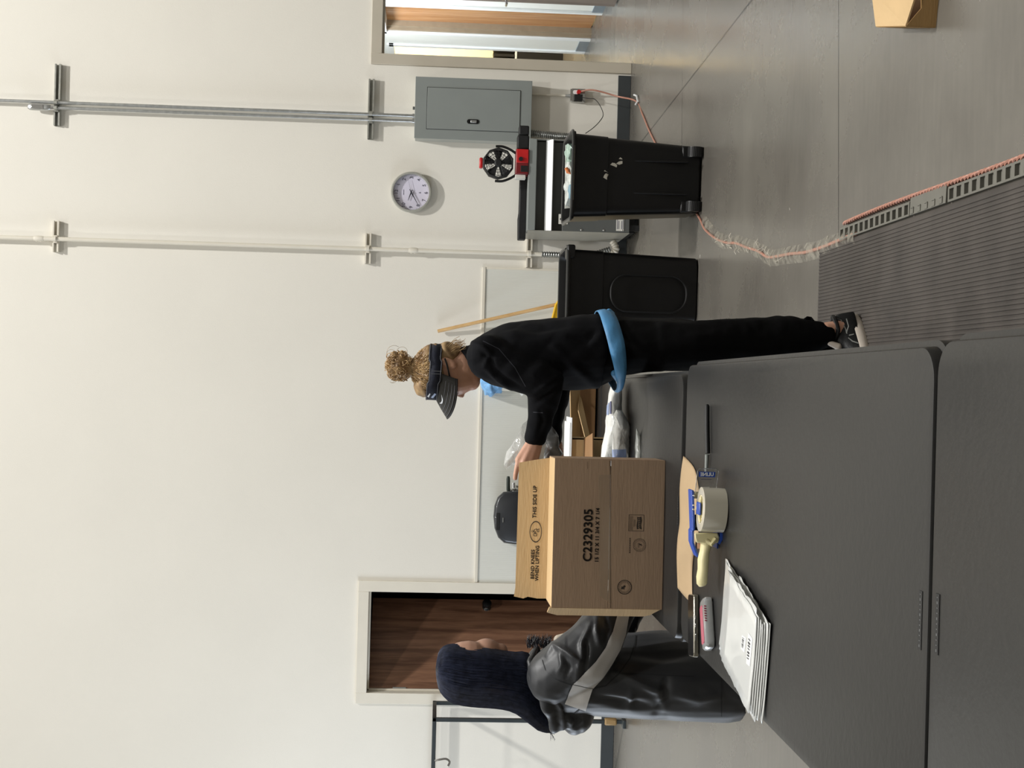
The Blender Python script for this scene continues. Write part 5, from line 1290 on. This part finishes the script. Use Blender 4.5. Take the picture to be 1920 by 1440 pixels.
# standing collar
col_ = MB(); rr_ = []
for t, (x, yb, yf, hd) in enumerate(((905, 646, 712, .085), (893, 650, 706, .074), (882, 652, 702, .066), (876, 653, 700, .062))):
    r_ = []
    for i in range(32):
        a = 2*math.pi*i/32; tilt = 15*math.cos(a)
        c = A(x, (yb+yf)/2); q = A(x+tilt, (yb+yf)/2+(yf-yb)/2*math.cos(a)); r_.append(Vector((q.x, YA+hd*math.sin(a), q.z)))
    rr_.append(r_)
col_.loft(rr_, cap=False).build('collar', m_top, top, smooth=True, solid=.008, ang=80)
ridge(top, [([(884, 642), (905, 650), (919, 663), (906, 691)], 4, .008), ([(900, 660), (920, 672), (925, 690)], 4, -.008), ([(908, 688), (935, 712), (959, 729)], 4, .009), ([(925, 690), (950, 712), (975, 725)], 4, -.008), ([(1000, 738), (1022, 722), (1046, 708)], 5, .010),
             ([(1004, 756), (1028, 742), (1050, 722)], 5, -.010), ([(1012, 770), (1018, 790), (1010, 812)], 4, -.006), ([(960, 612), (1010, 618), (1060, 610)], 7, -.008), ([(1040, 650), (1080, 690), (1120, 725)], 8, .010), ([(1070, 630), (1100, 640), (1118, 620)], 6, -.008)])
bvt = bvh_of(top)
m_seam = mat('seam_thread', (44, 46, 54), .8)
for a, b in (([(905, 640), (935, 655), (965, 690), (985, 725)], [(906, 639), (936, 654), (966, 689), (986, 724)]), ([(1000, 772), (1018, 773)], [(1000, 773.5), (1018, 774.5)])):
    drape('seam', a, b, bvt, m_seam, top, .001, 30, 1)
# blue sash tied round the hips
m_sash = mat('blue_nonwoven', (76, 138, 186), .55, var=.08, scale=20, bump=.5, bscale=30)
sx_ = [(1.0, 0)]
rings = []
def sash(x0, yb, yf, hd, dz0, tilt, n=56):
    out = []
    for i in range(n):
        a = 2*math.pi*i/n; ca = math.cos(a); q = A(x0+tilt*ca, (yb+yf)/2+(yf-yb)/2*ca); out.append(Vector((q.x, YA+hd*math.sin(a), q.z)))
    return out
N_ = 56; prof_ = [(-.0, 0), (.25, .004), (.5, .006), (.75, .003), (1, 0)]
for t, bulge in prof_:
    r_ = []
    for i in range(N_):
        a = 2*math.pi*i/N_; ca = math.cos(a); f = (1+ca)/2       # f: 0 at the back, 1 at the front
        xt = 1118+36*f**1.5; xbm = 1145+18*math.sin(min(1, f*1.15)*math.pi/2)
        if f > .8: xt = min(xt, 1152)
        x = xt+(xbm-xt)*t; yc0, hw0 = 658, 73+bulge*PA+1.5
        q = A(x, yc0+hw0*ca); wv_ = .0025*math.sin(a*9+t*5)
        r_.append(Vector((q.x, YA+(.174+bulge+wv_)*math.sin(a), q.z)))
    rings.append(r_)
MB().loft(rings, cap=False).build('waist_sash', m_sash, pa_, smooth=True, solid=.003, ang=80)
MB().caps([A(1136, 588, -.04), A(1142, 584, -.035), A(1149, 588, -.04)], [.008, .010, .007]).caps([A(1152, 700, -.12), A(1158, 712, -.10), A(1168, 718, -.08)], [.012, .008, .004]).build('sash_knot', m_sash, pa_, smooth=True)

# shoes
def shoe(P0, P1, h_up, parent):      # heel point and toe point on the floor
    P0, P1 = Vector(P0), Vector(P1); d = P1-P0; L_ = d.length; d.normalize(); n_ = Vector((-d.y, d.x, 0))
    M = Matrix(((d.x, n_.x, 0, P0.x), (d.y, n_.y, 0, P0.y), (0, 0, 1, P0.z), (0, 0, 0, 1)))
    def outl(s, zz, wav=0):
        pts = []
        for i in range(40):
            a = 2*math.pi*i/40; x = L_/2-L_/2*math.cos(a)
            wd = .036+.014*math.sin(min(1, x/L_/.75)*math.pi/2)**2
            if x > L_*.75: wd = .050
            y = wd*math.copysign(abs(math.sin(a))**.75, math.sin(a))
            pts.append(M @ Vector((L_/2+(x-L_/2)*s, y*s, zz(x/L_)))); 
        return pts
    root = MB()
    root.loft([outl(.93, lambda t: .004+.016*max(0, t-.75)*3+.018*max(0, .1-t)*6), outl(1.0, lambda t: .014+.014*max(0, t-.75)*3), outl(1.04, lambda t: .026+.006*math.cos(t*6)), outl(1.0, lambda t: .040-.012*t), outl(.95, lambda t: .046-.014*t)])
    so = root.build('sole', mat('bone_rubber', (206, 196, 184), .55, var=.04), parent, smooth=True, ang=50)
    MB().loft([outl(.90, lambda t: .001+.016*max(0, t-.75)*3+.014*max(0, .1-t)*6), outl(.95, lambda t: .007+.016*max(0, t-.75)*3+.016*max(0, .1-t)*6)]).build('outsole', m_bk2, so)
    up_ = MB(); rr = []
    for t, hh_ in ((.02, .088), (.06, .100), (.15, .102), (.25, .092), (.34, .104), (.42, .098), (.52, .082), (.65, .062), (.8, .05), (.92, .04), (.985, .032)):
        x = t*L_; wd = .034+.013*math.sin(min(1, t/.75)*math.pi/2)**2; wd *= (1 if t < .85 else (1-(t-.85)*3.6)); base = .036-.012*t
        wd *= .85 if t < .04 else 1
        rr.append([M @ Vector((x, wd*math.copysign(abs(math.cos(b))**.8, math.cos(b))*(1 if math.sin(b) < .2 else (1-.42*min(1, hh_/.1)*math.sin(b))), base+max(0, math.sin(b))*(hh_-base) - .004*(math.sin(b) < 0))) for b in [2*math.pi*j/20 for j in range(20)]])
    uo = up_.loft(rr).build('upper', cloth('black_mesh_shoe', (16, 17, 18), .5, bs=90), parent, smooth=True, ang=60)
    m_st = mat('grey_trim', (120, 122, 118), .5); bvu = bvh_of(uo)
    return so, uo, M, L_, m_st, bvu
hp_ = G(1613, 594, 0); hp_ = Vector((.262, 4.44, 0)); tpn = hp_+Vector((-.225, -.145, 0))
so, uo, Ms, Ls_, m_st, bvu = shoe(hp_, tpn, .1, pa_)
for a, b in (([(1565, 598), (1576, 600), (1585, 618), (1587, 626)], [(1567, 597), (1578, 600), (1587, 618), (1589, 626)]), ([(1586, 598), (1590, 612), (1586, 624)], [(1588, 598), (1592, 612), (1588, 625)]), ([(1592, 628), (1601, 626)], [(1592, 630), (1601, 628)]), ([(1590, 634), (1598, 641), (1610, 645)], [(1591, 633), (1599, 639), (1610, 643)]), ([(1557, 632), (1550, 634), (1551, 640)], [(1558, 634), (1552, 635), (1553, 639)])):
    drape('trim_line', a, b, bvu, m_st, uo, .0015, 12, 1)
MB().tube(curve_pts([Ms @ Vector(v) for v in ((.008, 0, .096), (.04, .022, .098), (.08, .020, .094), (.105, 0, .104), (.08, -.020, .094), (.04, -.022, .098), (.008, 0, .096))], 5), .008, 8).build('ankle_collar', cloth('black_mesh_shoe', (16, 17, 18)), uo, smooth=True)
MB().caps([Ms @ Vector((.13, 0, .095)), Ms @ Vector((.116, 0, .122))], [.012, .009]).build('tongue', mat('bone_rubber', (206, 196, 184)), uo, smooth=True)
shoe(Vector((.235, 4.66, 0)), Vector((-.02, 4.55, 0)), .1, pa_)

# visor
vis = MB(); rings = []
for k, dz in enumerate((0, 1)):
    r_ = []
    for i in range(56):
        a = 2*math.pi*i/56; ca = math.cos(a); f = (1+ca)/2
        x = (806-8*f)+(24-2*f)*dz+ (3 if .3 < f < .7 else 0)
        hw0 = 51+(1 if dz else 0); q = A(x, 697.5+hw0*ca); r_.append(Vector((q.x, YA+(.088+.002*dz)*math.sin(a), q.z)))
    rings.append(r_)
vo = MB().loft(rings, cap=False).build('visor', m_navy, pa_, smooth=True, solid=.004, ang=80)
m_thread = mat('grey_thread', (110, 112, 118), .7)
st = MB()
for fr in (.06, .93): st.tube([rings[0][i % 56].lerp(rings[1][i % 56], fr)+(rings[0][i % 56]-Vector((A(0, 697).x, YA, rings[0][i % 56].z))).normalized()*.0032 for i in range(57)], .0009, 5, cap=False)
st.build('stitching', m_thread, vo)
bvv = bvh_of(vo)
for yy in (695, 700): drape('seam', [(809, yy), (828, yy+1)], [(809, yy+1), (828, yy+2)], bvv, m_thread, vo, .0032, 6, 1)
m_wlogo = mat('white_print', (224, 228, 234), .5)
drape('band_mark', [(801, 742), (806, 736)], [(804, 744), (807, 738)], bvv, m_wlogo, vo, .003, 6, 2); drape('band_mark', [(808, 744), (815, 736)], [(812, 745), (818, 738)], bvv, mat('pale_blue_thread', (150, 168, 204), .5), vo, .003, 6, 2)
Cb = A(822, 697.5); 
def brimpt(phi, t):
    ci, si = math.cos(phi), math.sin(phi)
    f0, s0 = .0905*ci, .084*si
    f1, s1 = .012+.145*ci**.8 if ci > 0 else .012, .092*si
    zt_ = -.002-.018*ci+.0; z0_ = .002+.010*ci
    z1_ = -.016-.040*abs(si)**1.6+(-.012)*ci
    f = f0+(f1-f0)*t; s = s0+(s1-s0)*t; z = z0_+(z1_-z0_)*t**1.1
    return Cb+Vector((-f, -s, z-.006))
gr = [[brimpt(R(-88+176*i/36), t/8) for t in range(9)] for i in range(37)]
br = MB().loft(gr, cap=False, closed=False).build('brim', m_brim, vo, smooth=True, solid=.003, ang=80)
for tt in (.45, .62, .78, .92): MB().tube([brimpt(R(-80+160*i/40), tt)+Vector((0, -.001, .0022)) for i in range(41)], .0007, 4).build('stitching', m_thread, br)
MB().tube([brimpt(R(-88+176*i/40), 1.0) for i in range(41)], .0028, 6).build('brim_edge', m_bk2, br, smooth=True)
bvb2 = bvh_of(br)
# curved tick emblem
ea = [(828.5, 739), (829, 744), (829.5, 750), (828, 754), (825.8, 754.3)]; eb = [(828.6, 739), (830.2, 744), (831.5, 750), (830.5, 755.6), (826, 756)]
drape('emblem', ea, eb, bvb2, m_wlogo, br, .003, 16, 3)
# glasses
gl = MB().tube(curve_pts([A(834, 672, -.080), A(838, 684, -.082), A(843, 706, -.074), A(848, 730, -.060)], 4), .0028, 6).build('glasses', m_bk2, pa_, smooth=True)
gc = [A(851.5, 737, s*.032) for s in (-1, 1)]
for s, c in zip((-1, 1), gc):
    Mg = Matrix.Translation(c) @ RZ(R(90+s*12)).to_4x4() @ RX(R(90)).to_4x4()
    ln = MB().tube([Mg @ Vector((.021*math.cos(2*math.pi*i/24), .015*math.sin(2*math.pi*i/24), 0)) for i in range(25)], .0011, 6, cap=False).build('lens_rim', m_gloss, gl, smooth=True)
MB().tube([gc[0]+Vector((0, .021, .003)), gc[1]+Vector((0, -.021, .003))], .0012, 6).build('bridge', m_gloss, gl)
# eyes and brows
for s in (-1, 1):
    e_ = A(852, 729, s*.030); MB().ball(e_, .0115, seg=16).build('eye', mat('eye_white', (226, 222, 216), .2), pa_, smooth=True)
    MB().ball(e_+Vector((-.0095, s*-.001, -.003)), (.003, .0052, .0052)).build('iris', mat('iris_brown', (64, 48, 38), .2), pa_, smooth=True)
    MB().ball(e_+Vector((.0, 0, .0045)), (.0122, .0125, .009)).build('eyelid', m_skin, pa_, smooth=True)
# watch
wc = A(1001, 827, dh)
wa = (A(1004, 834, dh)-A(1010, 800, dh)).normalized(); Mw = wa.to_track_quat('Z', 'Y').to_matrix().to_4x4(); Mw.translation = wc
wo = MB().lathe([(.0275, -.008), (.029, 0), (.0275, .008), (.0255, .008), (.0255, -.008), (.0275, -.008)], 28, Mw, cap=False).build('watch_strap', m_bk2, pa_, smooth=True)
MB().ball(A(1003, 824, dh-.030), (.009, .005, .010)).build('watch_case', m_gloss, wo, smooth=True); 
MB().ball(A(995, 826.5, dh-.024), (.004, .004, .009)).build('bracelet', m_gloss, pa_, smooth=True)

# hair: scalp base, swept strands and a curly bun
hb_m = MB()
hb_m.ball(A(815, 694), (.0905, .079, .070)); hb_m.ball(A(838, 668), (.050, .066, .052)); hb_m.ball(A(850, 662), (.028, .052, .035))
hb_m.caps([A(788, 692), A(768, 690)], [.042, .030]); hb_m.ball(A(750, 687), (.043, .040, .038))
hb_m.ball(A(795, 718), (.05, .055, .035))
def wr_h(p): return .0035*noise.noise(Vector((p.x*40, p.y*40, p.z*40)))+.002*math.sin(p.z*160+6*noise.noise(p*14))
ha = remesh('hair', hb_m, .005, m_hair_d, pa_, smooth=3, warp=wr_h)
random.seed(21)
sm = MB(); tie = A(771, 690)
Ce = A(818, 696); ex_, ey_, ez_ = .091, .080, .079
def scalp(az, elv, k=1.0):
    return Ce+Vector((ex_*math.cos(elv)*math.cos(az)*k, ey_*math.cos(elv)*math.sin(az)*k, ez_*math.sin(elv)*k))
for i in range(420):
    az = random.uniform(0, 2*math.pi); el0 = random.uniform(-.15, .5); pts = []
    w1, w2, am = random.uniform(2, 5), random.uniform(0, 6), random.uniform(.0015, .005)
    for k in range(12):
        t = k/11; e = el0+(1.45-el0)*t; q = scalp(az+.3*math.sin(w2)*t, e, 1.0+.02*math.sin(t*math.pi))
        q = q.lerp(tie+Vector((.02*math.cos(az), .02*math.sin(az), .0)), t**2.2)
        q += Vector((math.sin(t*w1*6+w2), math.cos(t*w1*5+w2), math.sin(t*w1*7+w2*2)))*am; pts.append(q)
    sm.tube(pts, [.0006+.0007*math.sin(math.pi*min(1, .15+t_*.85/11)) for t_ in range(12)], 4)
for i in range(60):     # nape wisps
    q0 = A(random.uniform(830, 850), random.uniform(650, 668), random.uniform(-.06, .04)); pts = [q0]
    for k in range(5): pts.append(pts[-1]+Vector((.004+random.uniform(-.004, .006), random.uniform(-.004, .004), -.009)))
    sm.tube(pts, .0007, 4)
sm.build('hair_strands', m_hair, ha, smooth=True)
cu = MB()
for i in range(230):
    a, e = random.uniform(0, 6.28), random.uniform(-1.2, 1.57); c0 = A(750, 687)
    c1_ = c0+Vector((math.cos(a)*math.cos(e)*.046, math.sin(a)*math.cos(e)*.043, math.sin(e)*.041))*random.uniform(.85, 1.08)
    ax = Vector((random.gauss(0, 1), random.gauss(0, 1), random.gauss(0, 1))).normalized(); b_ = ax.orthogonal().normalized(); g_ = ax.cross(b_)
    r_ = random.uniform(.006, .013); turns = random.uniform(.8, 1.7); ln = random.uniform(.004, .018); ph_ = random.uniform(0, 6)
    cu.tube([c1_+ax*(ln*(k/13-.5))+(b_*math.cos(ph_+turns*2*math.pi*k/13)+g_*math.sin(ph_+turns*2*math.pi*k/13))*r_ for k in range(14)], random.uniform(.0009, .0018), 4)
for i in range(22):    # loose frizz
    a = random.uniform(0, 6.28); c0 = A(752+random.uniform(-18, 25), 687+random.uniform(-32, 26)); r_ = random.uniform(.01, .022)
    cu.tube([c0+Vector((math.cos(a+k*.45)*r_, random.uniform(-.001, .001), math.sin(a+k*.45)*r_+k*.0012)) for k in range(10)], .0005, 4)
cu.build('bun_curls', m_hair, ha, smooth=True)

# bags held by the person in black
m_hold = film_mat('held_clear_film', (240, 242, 240), .34, .12)
o = pillow('clear_bag', [W(x, y, 4.50) for x, y in ((992, 786), (980, 796), (966, 822), (952, 846), (944, 872), (950, 880), (962, 872), (975, 880), (992, 850), (992, 820))], (0, .03, 0), m_hold, amp=.014, fs=20, seed=31)
tag(o, 'clear plastic bag hanging behind the raised hand of the person in black', 'bag')
o = pillow('grey_bag', [W(x, y, 4.60) for x, y in ((1012, 822), (1020, 806), (1034, 800), (1047, 812), (1050, 838), (1056, 851), (1050, 868), (1040, 880), (1018, 886), (1008, 880), (1006, 850))], (0, .028, 0), m_greybag, amp=.016, fs=18, seed=33)
tag(o, 'crumpled grey mailer bag gripped between the hands of the person in black', 'bag')
o = MB().add([W(x, y, 4.42) for x, y in ((1010, 862), (1013, 838), (1024, 832), (1020, 850), (1018, 884), (1014, 885))], [tuple(range(6))]).build('folded_strip', m_white, solid=.0015)
tag(o, 'narrow white folded strip held under the fingers of the person in black', 'strip')

# ---------------- second person
YB2 = 4.38; PB = FPX/YB2
def Bp(x, y, d=0.0): return W(x, y, YB2+d)
pb_ = thing('person', (-.92, YB2, 0), 'person with long straight dark hair wearing a charcoal hooded jacket with a silver stripe', 'person')
mb = MB()
mb.ball(Bp(878, 1258, .01), (.100, .078, .100)); mb.ball(Bp(905, 1236, .03), (.062, .06, .075))
mb.ball(Bp(864, 1232, .03), (.050, .05, .045)); mb.ball(Bp(912, 1222, .03), (.044, .050, .050)); mb.ball(Bp(940, 1222, .035), (.028, .03, .022))
mb.ball(Bp(906, 1206, .065), (.014, .014, .017)); mb.ball(Bp(927, 1212, .05), (.017, .02, .009))
mb.caps([Bp(930, 1258), Bp(975, 1262), Bp(1010, 1270)], [.052, .052, .07])
mb.caps([Bp(1040, 1265, -.13), Bp(1040, 1265, .13)], [.055, .055]); mb.caps([Bp(1060, 1265), Bp(1150, 1262), Bp(1240, 1262), Bp(1300, 1262)], [.11, .11, .11, .12])
for s, (e1, w1) in ((-1, (Bp(1150, 1150, -.12), Bp(1205, 1075, -.02))), (1, (Bp(1160, 1170, .16), Bp(1205, 1100, .12)))):
    mb.caps([Bp(1045, 1262, s*.14), e1], [.048, .036]); mb.caps([e1, w1], [.034, .022])
    k_ = [w1+Vector((.075, .012*i-.02, -.012)) for i in range(4)]
    hand_(mb, w1, [(w1+Vector((.02, .008*i-.014, 0)), k, .015, .012) for i, k in enumerate(k_)],
          [([k, k+Vector((.028, 0, -.008)), k+Vector((.045, 0, -.024)), k+Vector((.050, 0, -.040))], [.0098, .0088, .008, .007]) for k in k_],
          ([w1+Vector((.02, -s*.02, 0)), w1+Vector((.045, -s*.042, -.006)), w1+Vector((.068, -s*.046, -.014))], [.013, .011, .009]))
for d in (-.09, .09):
    zk = Bp(1290, 1262, d); mb.caps([zk, Vector((zk.x+.02, zk.y, .42)), Vector((zk.x+.0, zk.y, .09))], [.055, .048, .036]); mb.caps([Vector((zk.x-.02, zk.y, .05)), Vector((zk.x+.09, zk.y+.02, .04))], [.035, .028])
remesh('body', mb, .0048, m_skin2, pb_, smooth=3)
pt2 = MB()
for d in (-.08, .08):
    zk = Bp(1290, 1262, d); pt2.caps([zk, Vector((zk.x+.02, zk.y, .42)), Vector((zk.x, zk.y, .10))], [.085, .070, .060])
    q = Vector((zk.x+.03, zk.y, 0)); 
remesh('trousers', pt2, .01, m_pant, pb_, smooth=4, warp=wr_t)
for d in (-.09, .09):
    zk = Bp(1280, 1262, d); MB().loft([[Vector((zk.x+.03+x*s, zk.y+y*s, z)) for x, y in rrect(.27, .095, .045, 6)] for z, s in ((0, .96), (.02, 1), (.03, .98), (.06, .85), (.09, .5))]).build('shoe', m_bk2, pb_, smooth=True)
m_jk = mat('charcoal_nylon', (36, 38, 42), .46, var=.06, scale=6, bump=.25, bscale=14, sheen=.1)
def secb(x, yb, yf, hd, d=0, n=32, tilt=0):
    out = []
    for i in range(n):
        a = 2*math.pi*i/n; q = Bp(x+tilt*math.cos(a), (yb+yf)/2-(yf-yb)/2*math.cos(a)*-1); out.append(Vector((q.x, YB2+d+hd*math.sin(a)*(1-.0), q.z)))
    return out
jk = MB()
jk.loft([secb(1008, 1300, 1232, .10), secb(1022, 1322, 1222, .155), secb(1045, 1334, 1212, .185), secb(1080, 1337, 1204, .20), secb(1130, 1339, 1196, .205), secb(1180, 1341, 1190, .205), secb(1250, 1343, 1186, .21), secb(1310, 1344, 1188, .215), secb(1356, 1345, 1190, .215), secb(1374, 1342, 1192, .21, tilt=-6)])
jk.caps([Bp(1040, 1268, -.13), Bp(1085, 1235, -.165), Bp(1120, 1195, -.165), Bp(1152, 1145, -.12)], [.092, .098, .090, .075])
jk.caps([Bp(1152, 1145, -.12), Bp(1200, 1085, -.03)], [.072, .045])
jk.caps([Bp(1040, 1262, .13), Bp(1100, 1215, .17), Bp(1155, 1165, .16)], [.09, .09, .075]); jk.caps([Bp(1155, 1165, .16), Bp(1200, 1108, .125)], [.07, .045])
jk.ball(Bp(1110, 1260, -.10), (.09, .10, .1))
def wr_j(p):
    v = .012*fbm(Vector((p.x*3, p.y*3, p.z*1.6)), 1.6, 3)
    if p.x > -.86 and p.z > 1.0: v += .007*(abs(noise.noise(Vector(((p.x+p.z)*11, p.y*3, (p.z-p.x)*2.5))))-.2)
    elif p.z < 1.0: v += .004*math.sin(p.x*30+p.z*5+2.5*noise.noise(p*3))*min(1, (1.0-p.z)*3)+.006*(abs(noise.noise(Vector(((p.x-p.z*.5)*8, p.y*4, p.z*3+p.x))))-.2)
    return v
jo = remesh('jacket', jk, .0065, m_jk, pb_, smooth=6, warp=wr_j)
ridge(jo, [([(1026, 1228), (1038, 1208), (1062, 1222), (1087, 1242), (1080, 1274)], 4.5, .012), ([(1108, 1170), (1091, 1208), (1091, 1238)], 4.5, .012), ([(1100, 1200), (1101, 1232), (1094, 1262)], 4, -.010),
            ([(1060, 1232), (1068, 1252), (1060, 1270)], 4, -.009), ([(1120, 1155), (1118, 1182), (1124, 1210)], 5, .010), ([(1134, 1152), (1140, 1180), (1136, 1200)], 4, -.008), ([(1050, 1225), (1054, 1246), (1046, 1262)], 3.5, .008),
            ([(1120, 1308), (1165, 1318), (1215, 1322)], 8, -.014), ([(1160, 1262), (1200, 1282), (1236, 1296), (1244, 1325)], 8, .014), ([(1250, 1275), (1246, 1310), (1230, 1334)], 7, -.012), ([(1180, 1225), (1240, 1232), (1320, 1222)], 9, -.010),
            ([(1265, 1300), (1310, 1310), (1350, 1304)], 10, .010), ([(1185, 1300), (1180, 1325)], 7, .010)])
bj = bvh_of(jo)
m_silver = mat('silver_grey_nylon', (206, 204, 202), .45, var=.04, bump=.25, bscale=20)
drape('silver_stripe', [(1059, 1319), (1066, 1300), (1074, 1283)], [(1098, 1332), (1104, 1312), (1111, 1291)], bj, m_silver, jo, .003, 24, 16)
drape('silver_stripe', [(1075, 1282), (1096, 1262), (1117, 1240), (1135, 1214), (1148, 1185), (1158, 1150)], [(1112, 1290), (1130, 1270), (1146, 1246), (1162, 1218), (1172, 1190), (1179, 1150)], bj, m_silver, jo, .003, 60, 16)
m_js = mat('jacket_seam', (28, 30, 33), .7)
for a in ([(1016, 1236), (1022, 1256), (1040, 1272), (1060, 1280), (1075, 1284), (1112, 1290)], [(1112, 1290), (1135, 1285), (1160, 1262), (1180, 1235), (1190, 1205), (1195, 1150)], [(1095, 1332), (1085, 1330), (1075, 1338)], [(1160, 1262), (1200, 1263), (1300, 1268)], [(1352, 1342), (1352, 1300), (1352, 1250)]):
    drape('seam', a, [(x+1.6, y+1.6) for x, y in a], bj, m_js, jo, .0018, 40, 1)
# hood lying on the back, with its rolled edge
hd_ = MB()
hd_.ball(Bp(1068, 1330, 0), (.080, .125, .052), RY(R(-12))); hd_.ball(Bp(1086, 1326, 0), (.074, .12, .046), RY(R(-6))); hd_.ball(Bp(1052, 1318, 0), (.082, .13, .055), RY(R(-28)))
hd_.loft([secb(1000, 1300, 1235, .10), secb(1030, 1330, 1240, .13), secb(1060, 1362, 1262, .13), secb(1090, 1370, 1290, .12), secb(1104, 1350, 1300, .09)])
hd_.caps([Bp(1005, 1216, -.05), Bp(994, 1240, -.11), Bp(1000, 1268, -.14), Bp(1016, 1300, -.15), Bp(1030, 1332, -.14), Bp(1040, 1366, -.09)], [.010, .015, .018, .020, .020, .016])
hd_.caps([Bp(1016, 1248, -.14), Bp(1036, 1282, -.16), Bp(1054, 1325, -.155), Bp(1056, 1366, -.09)], [.012, .017, .017, .012])
hd_.caps([Bp(1005, 1216, .04), Bp(994, 1240, .09), Bp(1010, 1290, .11), Bp(1042, 1360, .05)], [.014, .022, .03, .02])
def wr_hd(p): return .0035*math.sin((p.x*.8+p.z*.9)*60+2*noise.noise(p*4))+.004*fbm(p, 5, 2)
ho_d = remesh('hood', hd_, .006, m_jk, pb_, smooth=6, warp=wr_hd)
ridge(ho_d, [([(1040, 1280), (1064, 1300), (1092, 1335)], 5, .012), ([(1060, 1330), (1076, 1345), (1096, 1350)], 7, -.016), ([(1048, 1300), (1062, 1335), (1064, 1364)], 4, -.012), ([(1084, 1300), (1102, 1318), (1106, 1345)], 5, .008), ([(1074, 1366), (1086, 1352)], 5, -.010)])
# long straight hair
m_dhair = mat('dark_straight_hair', (20, 22, 31), .4, var=.1, scale=40, stretch=(1, 1, .04), bump=.2, bscale=120, spec=.4)
HS = [(818, 1250, 1262, .02), (822, 1226, 1287, .055), (832, 1213, 1303, .075), (850, 1209, 1316, .088), (883, 1213, 1322, .094), (912, 1215, 1324, .094), (942, 1221, 1327, .088), (967, 1224, 1335, .082), (990, 1226, 1352, .074), (1008, 1262, 1366, .055), (1024, 1318, 1371, .036), (1034, 1350, 1372, .018)]
def hring(k, n=40, s=1.0):
    x, y0_, y1_, hd0 = HS[k]; out = []
    for i in range(n):
        a = 2*math.pi*i/n; q = Bp(x, (y0_+y1_)/2+(y1_-y0_)/2*math.cos(a)*s); out.append(Vector((q.x, YB2-.005+hd0*math.sin(a)*s, q.z)))
    return out
hm = MB().loft([hring(k, s=.97) for k in range(len(HS))])
ho = remesh('hair', hm, .006, m_dhair, pb_, smooth=6, warp=lambda p: .0022*math.sin(math.atan2(p.y-YB2, p.x+.93)*60+4*noise.noise(p*5)))
random.seed(4); sm = MB(); NR_ = 720
for i in range(NR_):
    a = 2*math.pi*(i+random.random())/NR_; jit = random.uniform(.985, 1.025); pts = []; ph_ = random.uniform(0, 6); am = random.uniform(0, .0022)
    kmax = len(HS)-1 if random.random() < .85 else len(HS)-random.randint(2, 4)
    for k in range(kmax+1):
        x, y0_, y1_, hd0 = HS[k]; q = Bp(x, (y0_+y1_)/2+(y1_-y0_)/2*math.cos(a)*jit)
        pts.append(Vector((q.x+am*math.sin(k*1.3+ph_), YB2-.005+hd0*math.sin(a)*jit+am*math.cos(k*1.7+ph_), q.z)))
    sm.tube(curve_pts(pts, 2), random.uniform(.0006, .0013), 3)
for i in range(14):
    q = Bp(1028, 1370, random.uniform(-.02, .02)); sm.tube([q, q+Vector((-.012*random.random(), 0, -.008)), q+Vector((-.026*random.random()-.008, 0, -.006-.02*random.random()))], .0005, 3)
sm.build('hair_strands', mat('hair_strand_sheen', (52, 57, 76), .33, var=.3, scale=60), ho, smooth=True)  # highlights put into the colour: strands lighter than the hair beneath
fr_ = MB(); random.seed(8)
for i in range(150):
    q = Bp(random.uniform(990, 1034), random.uniform(1204, 1216), random.uniform(-.04, .10)); a = random.uniform(-.6, .9)
    fr_.tube([q, q+Vector((.012, random.uniform(-.01, .01), .004)), q+Vector((.02*math.cos(a)+.008, random.uniform(-.015, .015), .018*math.sin(a)))], [.0014, .0011, .0005], 4)
fr_.build('front_locks', m_dhair, ho)
MB().caps([Bp(1048, 1200, .03), Bp(1070, 1192, .03), Bp(1080, 1190, .03)], [.018, .014, .008]).build('shirt_edge', mat('pale_shirt', (206, 196, 180), .7), pb_, smooth=True)
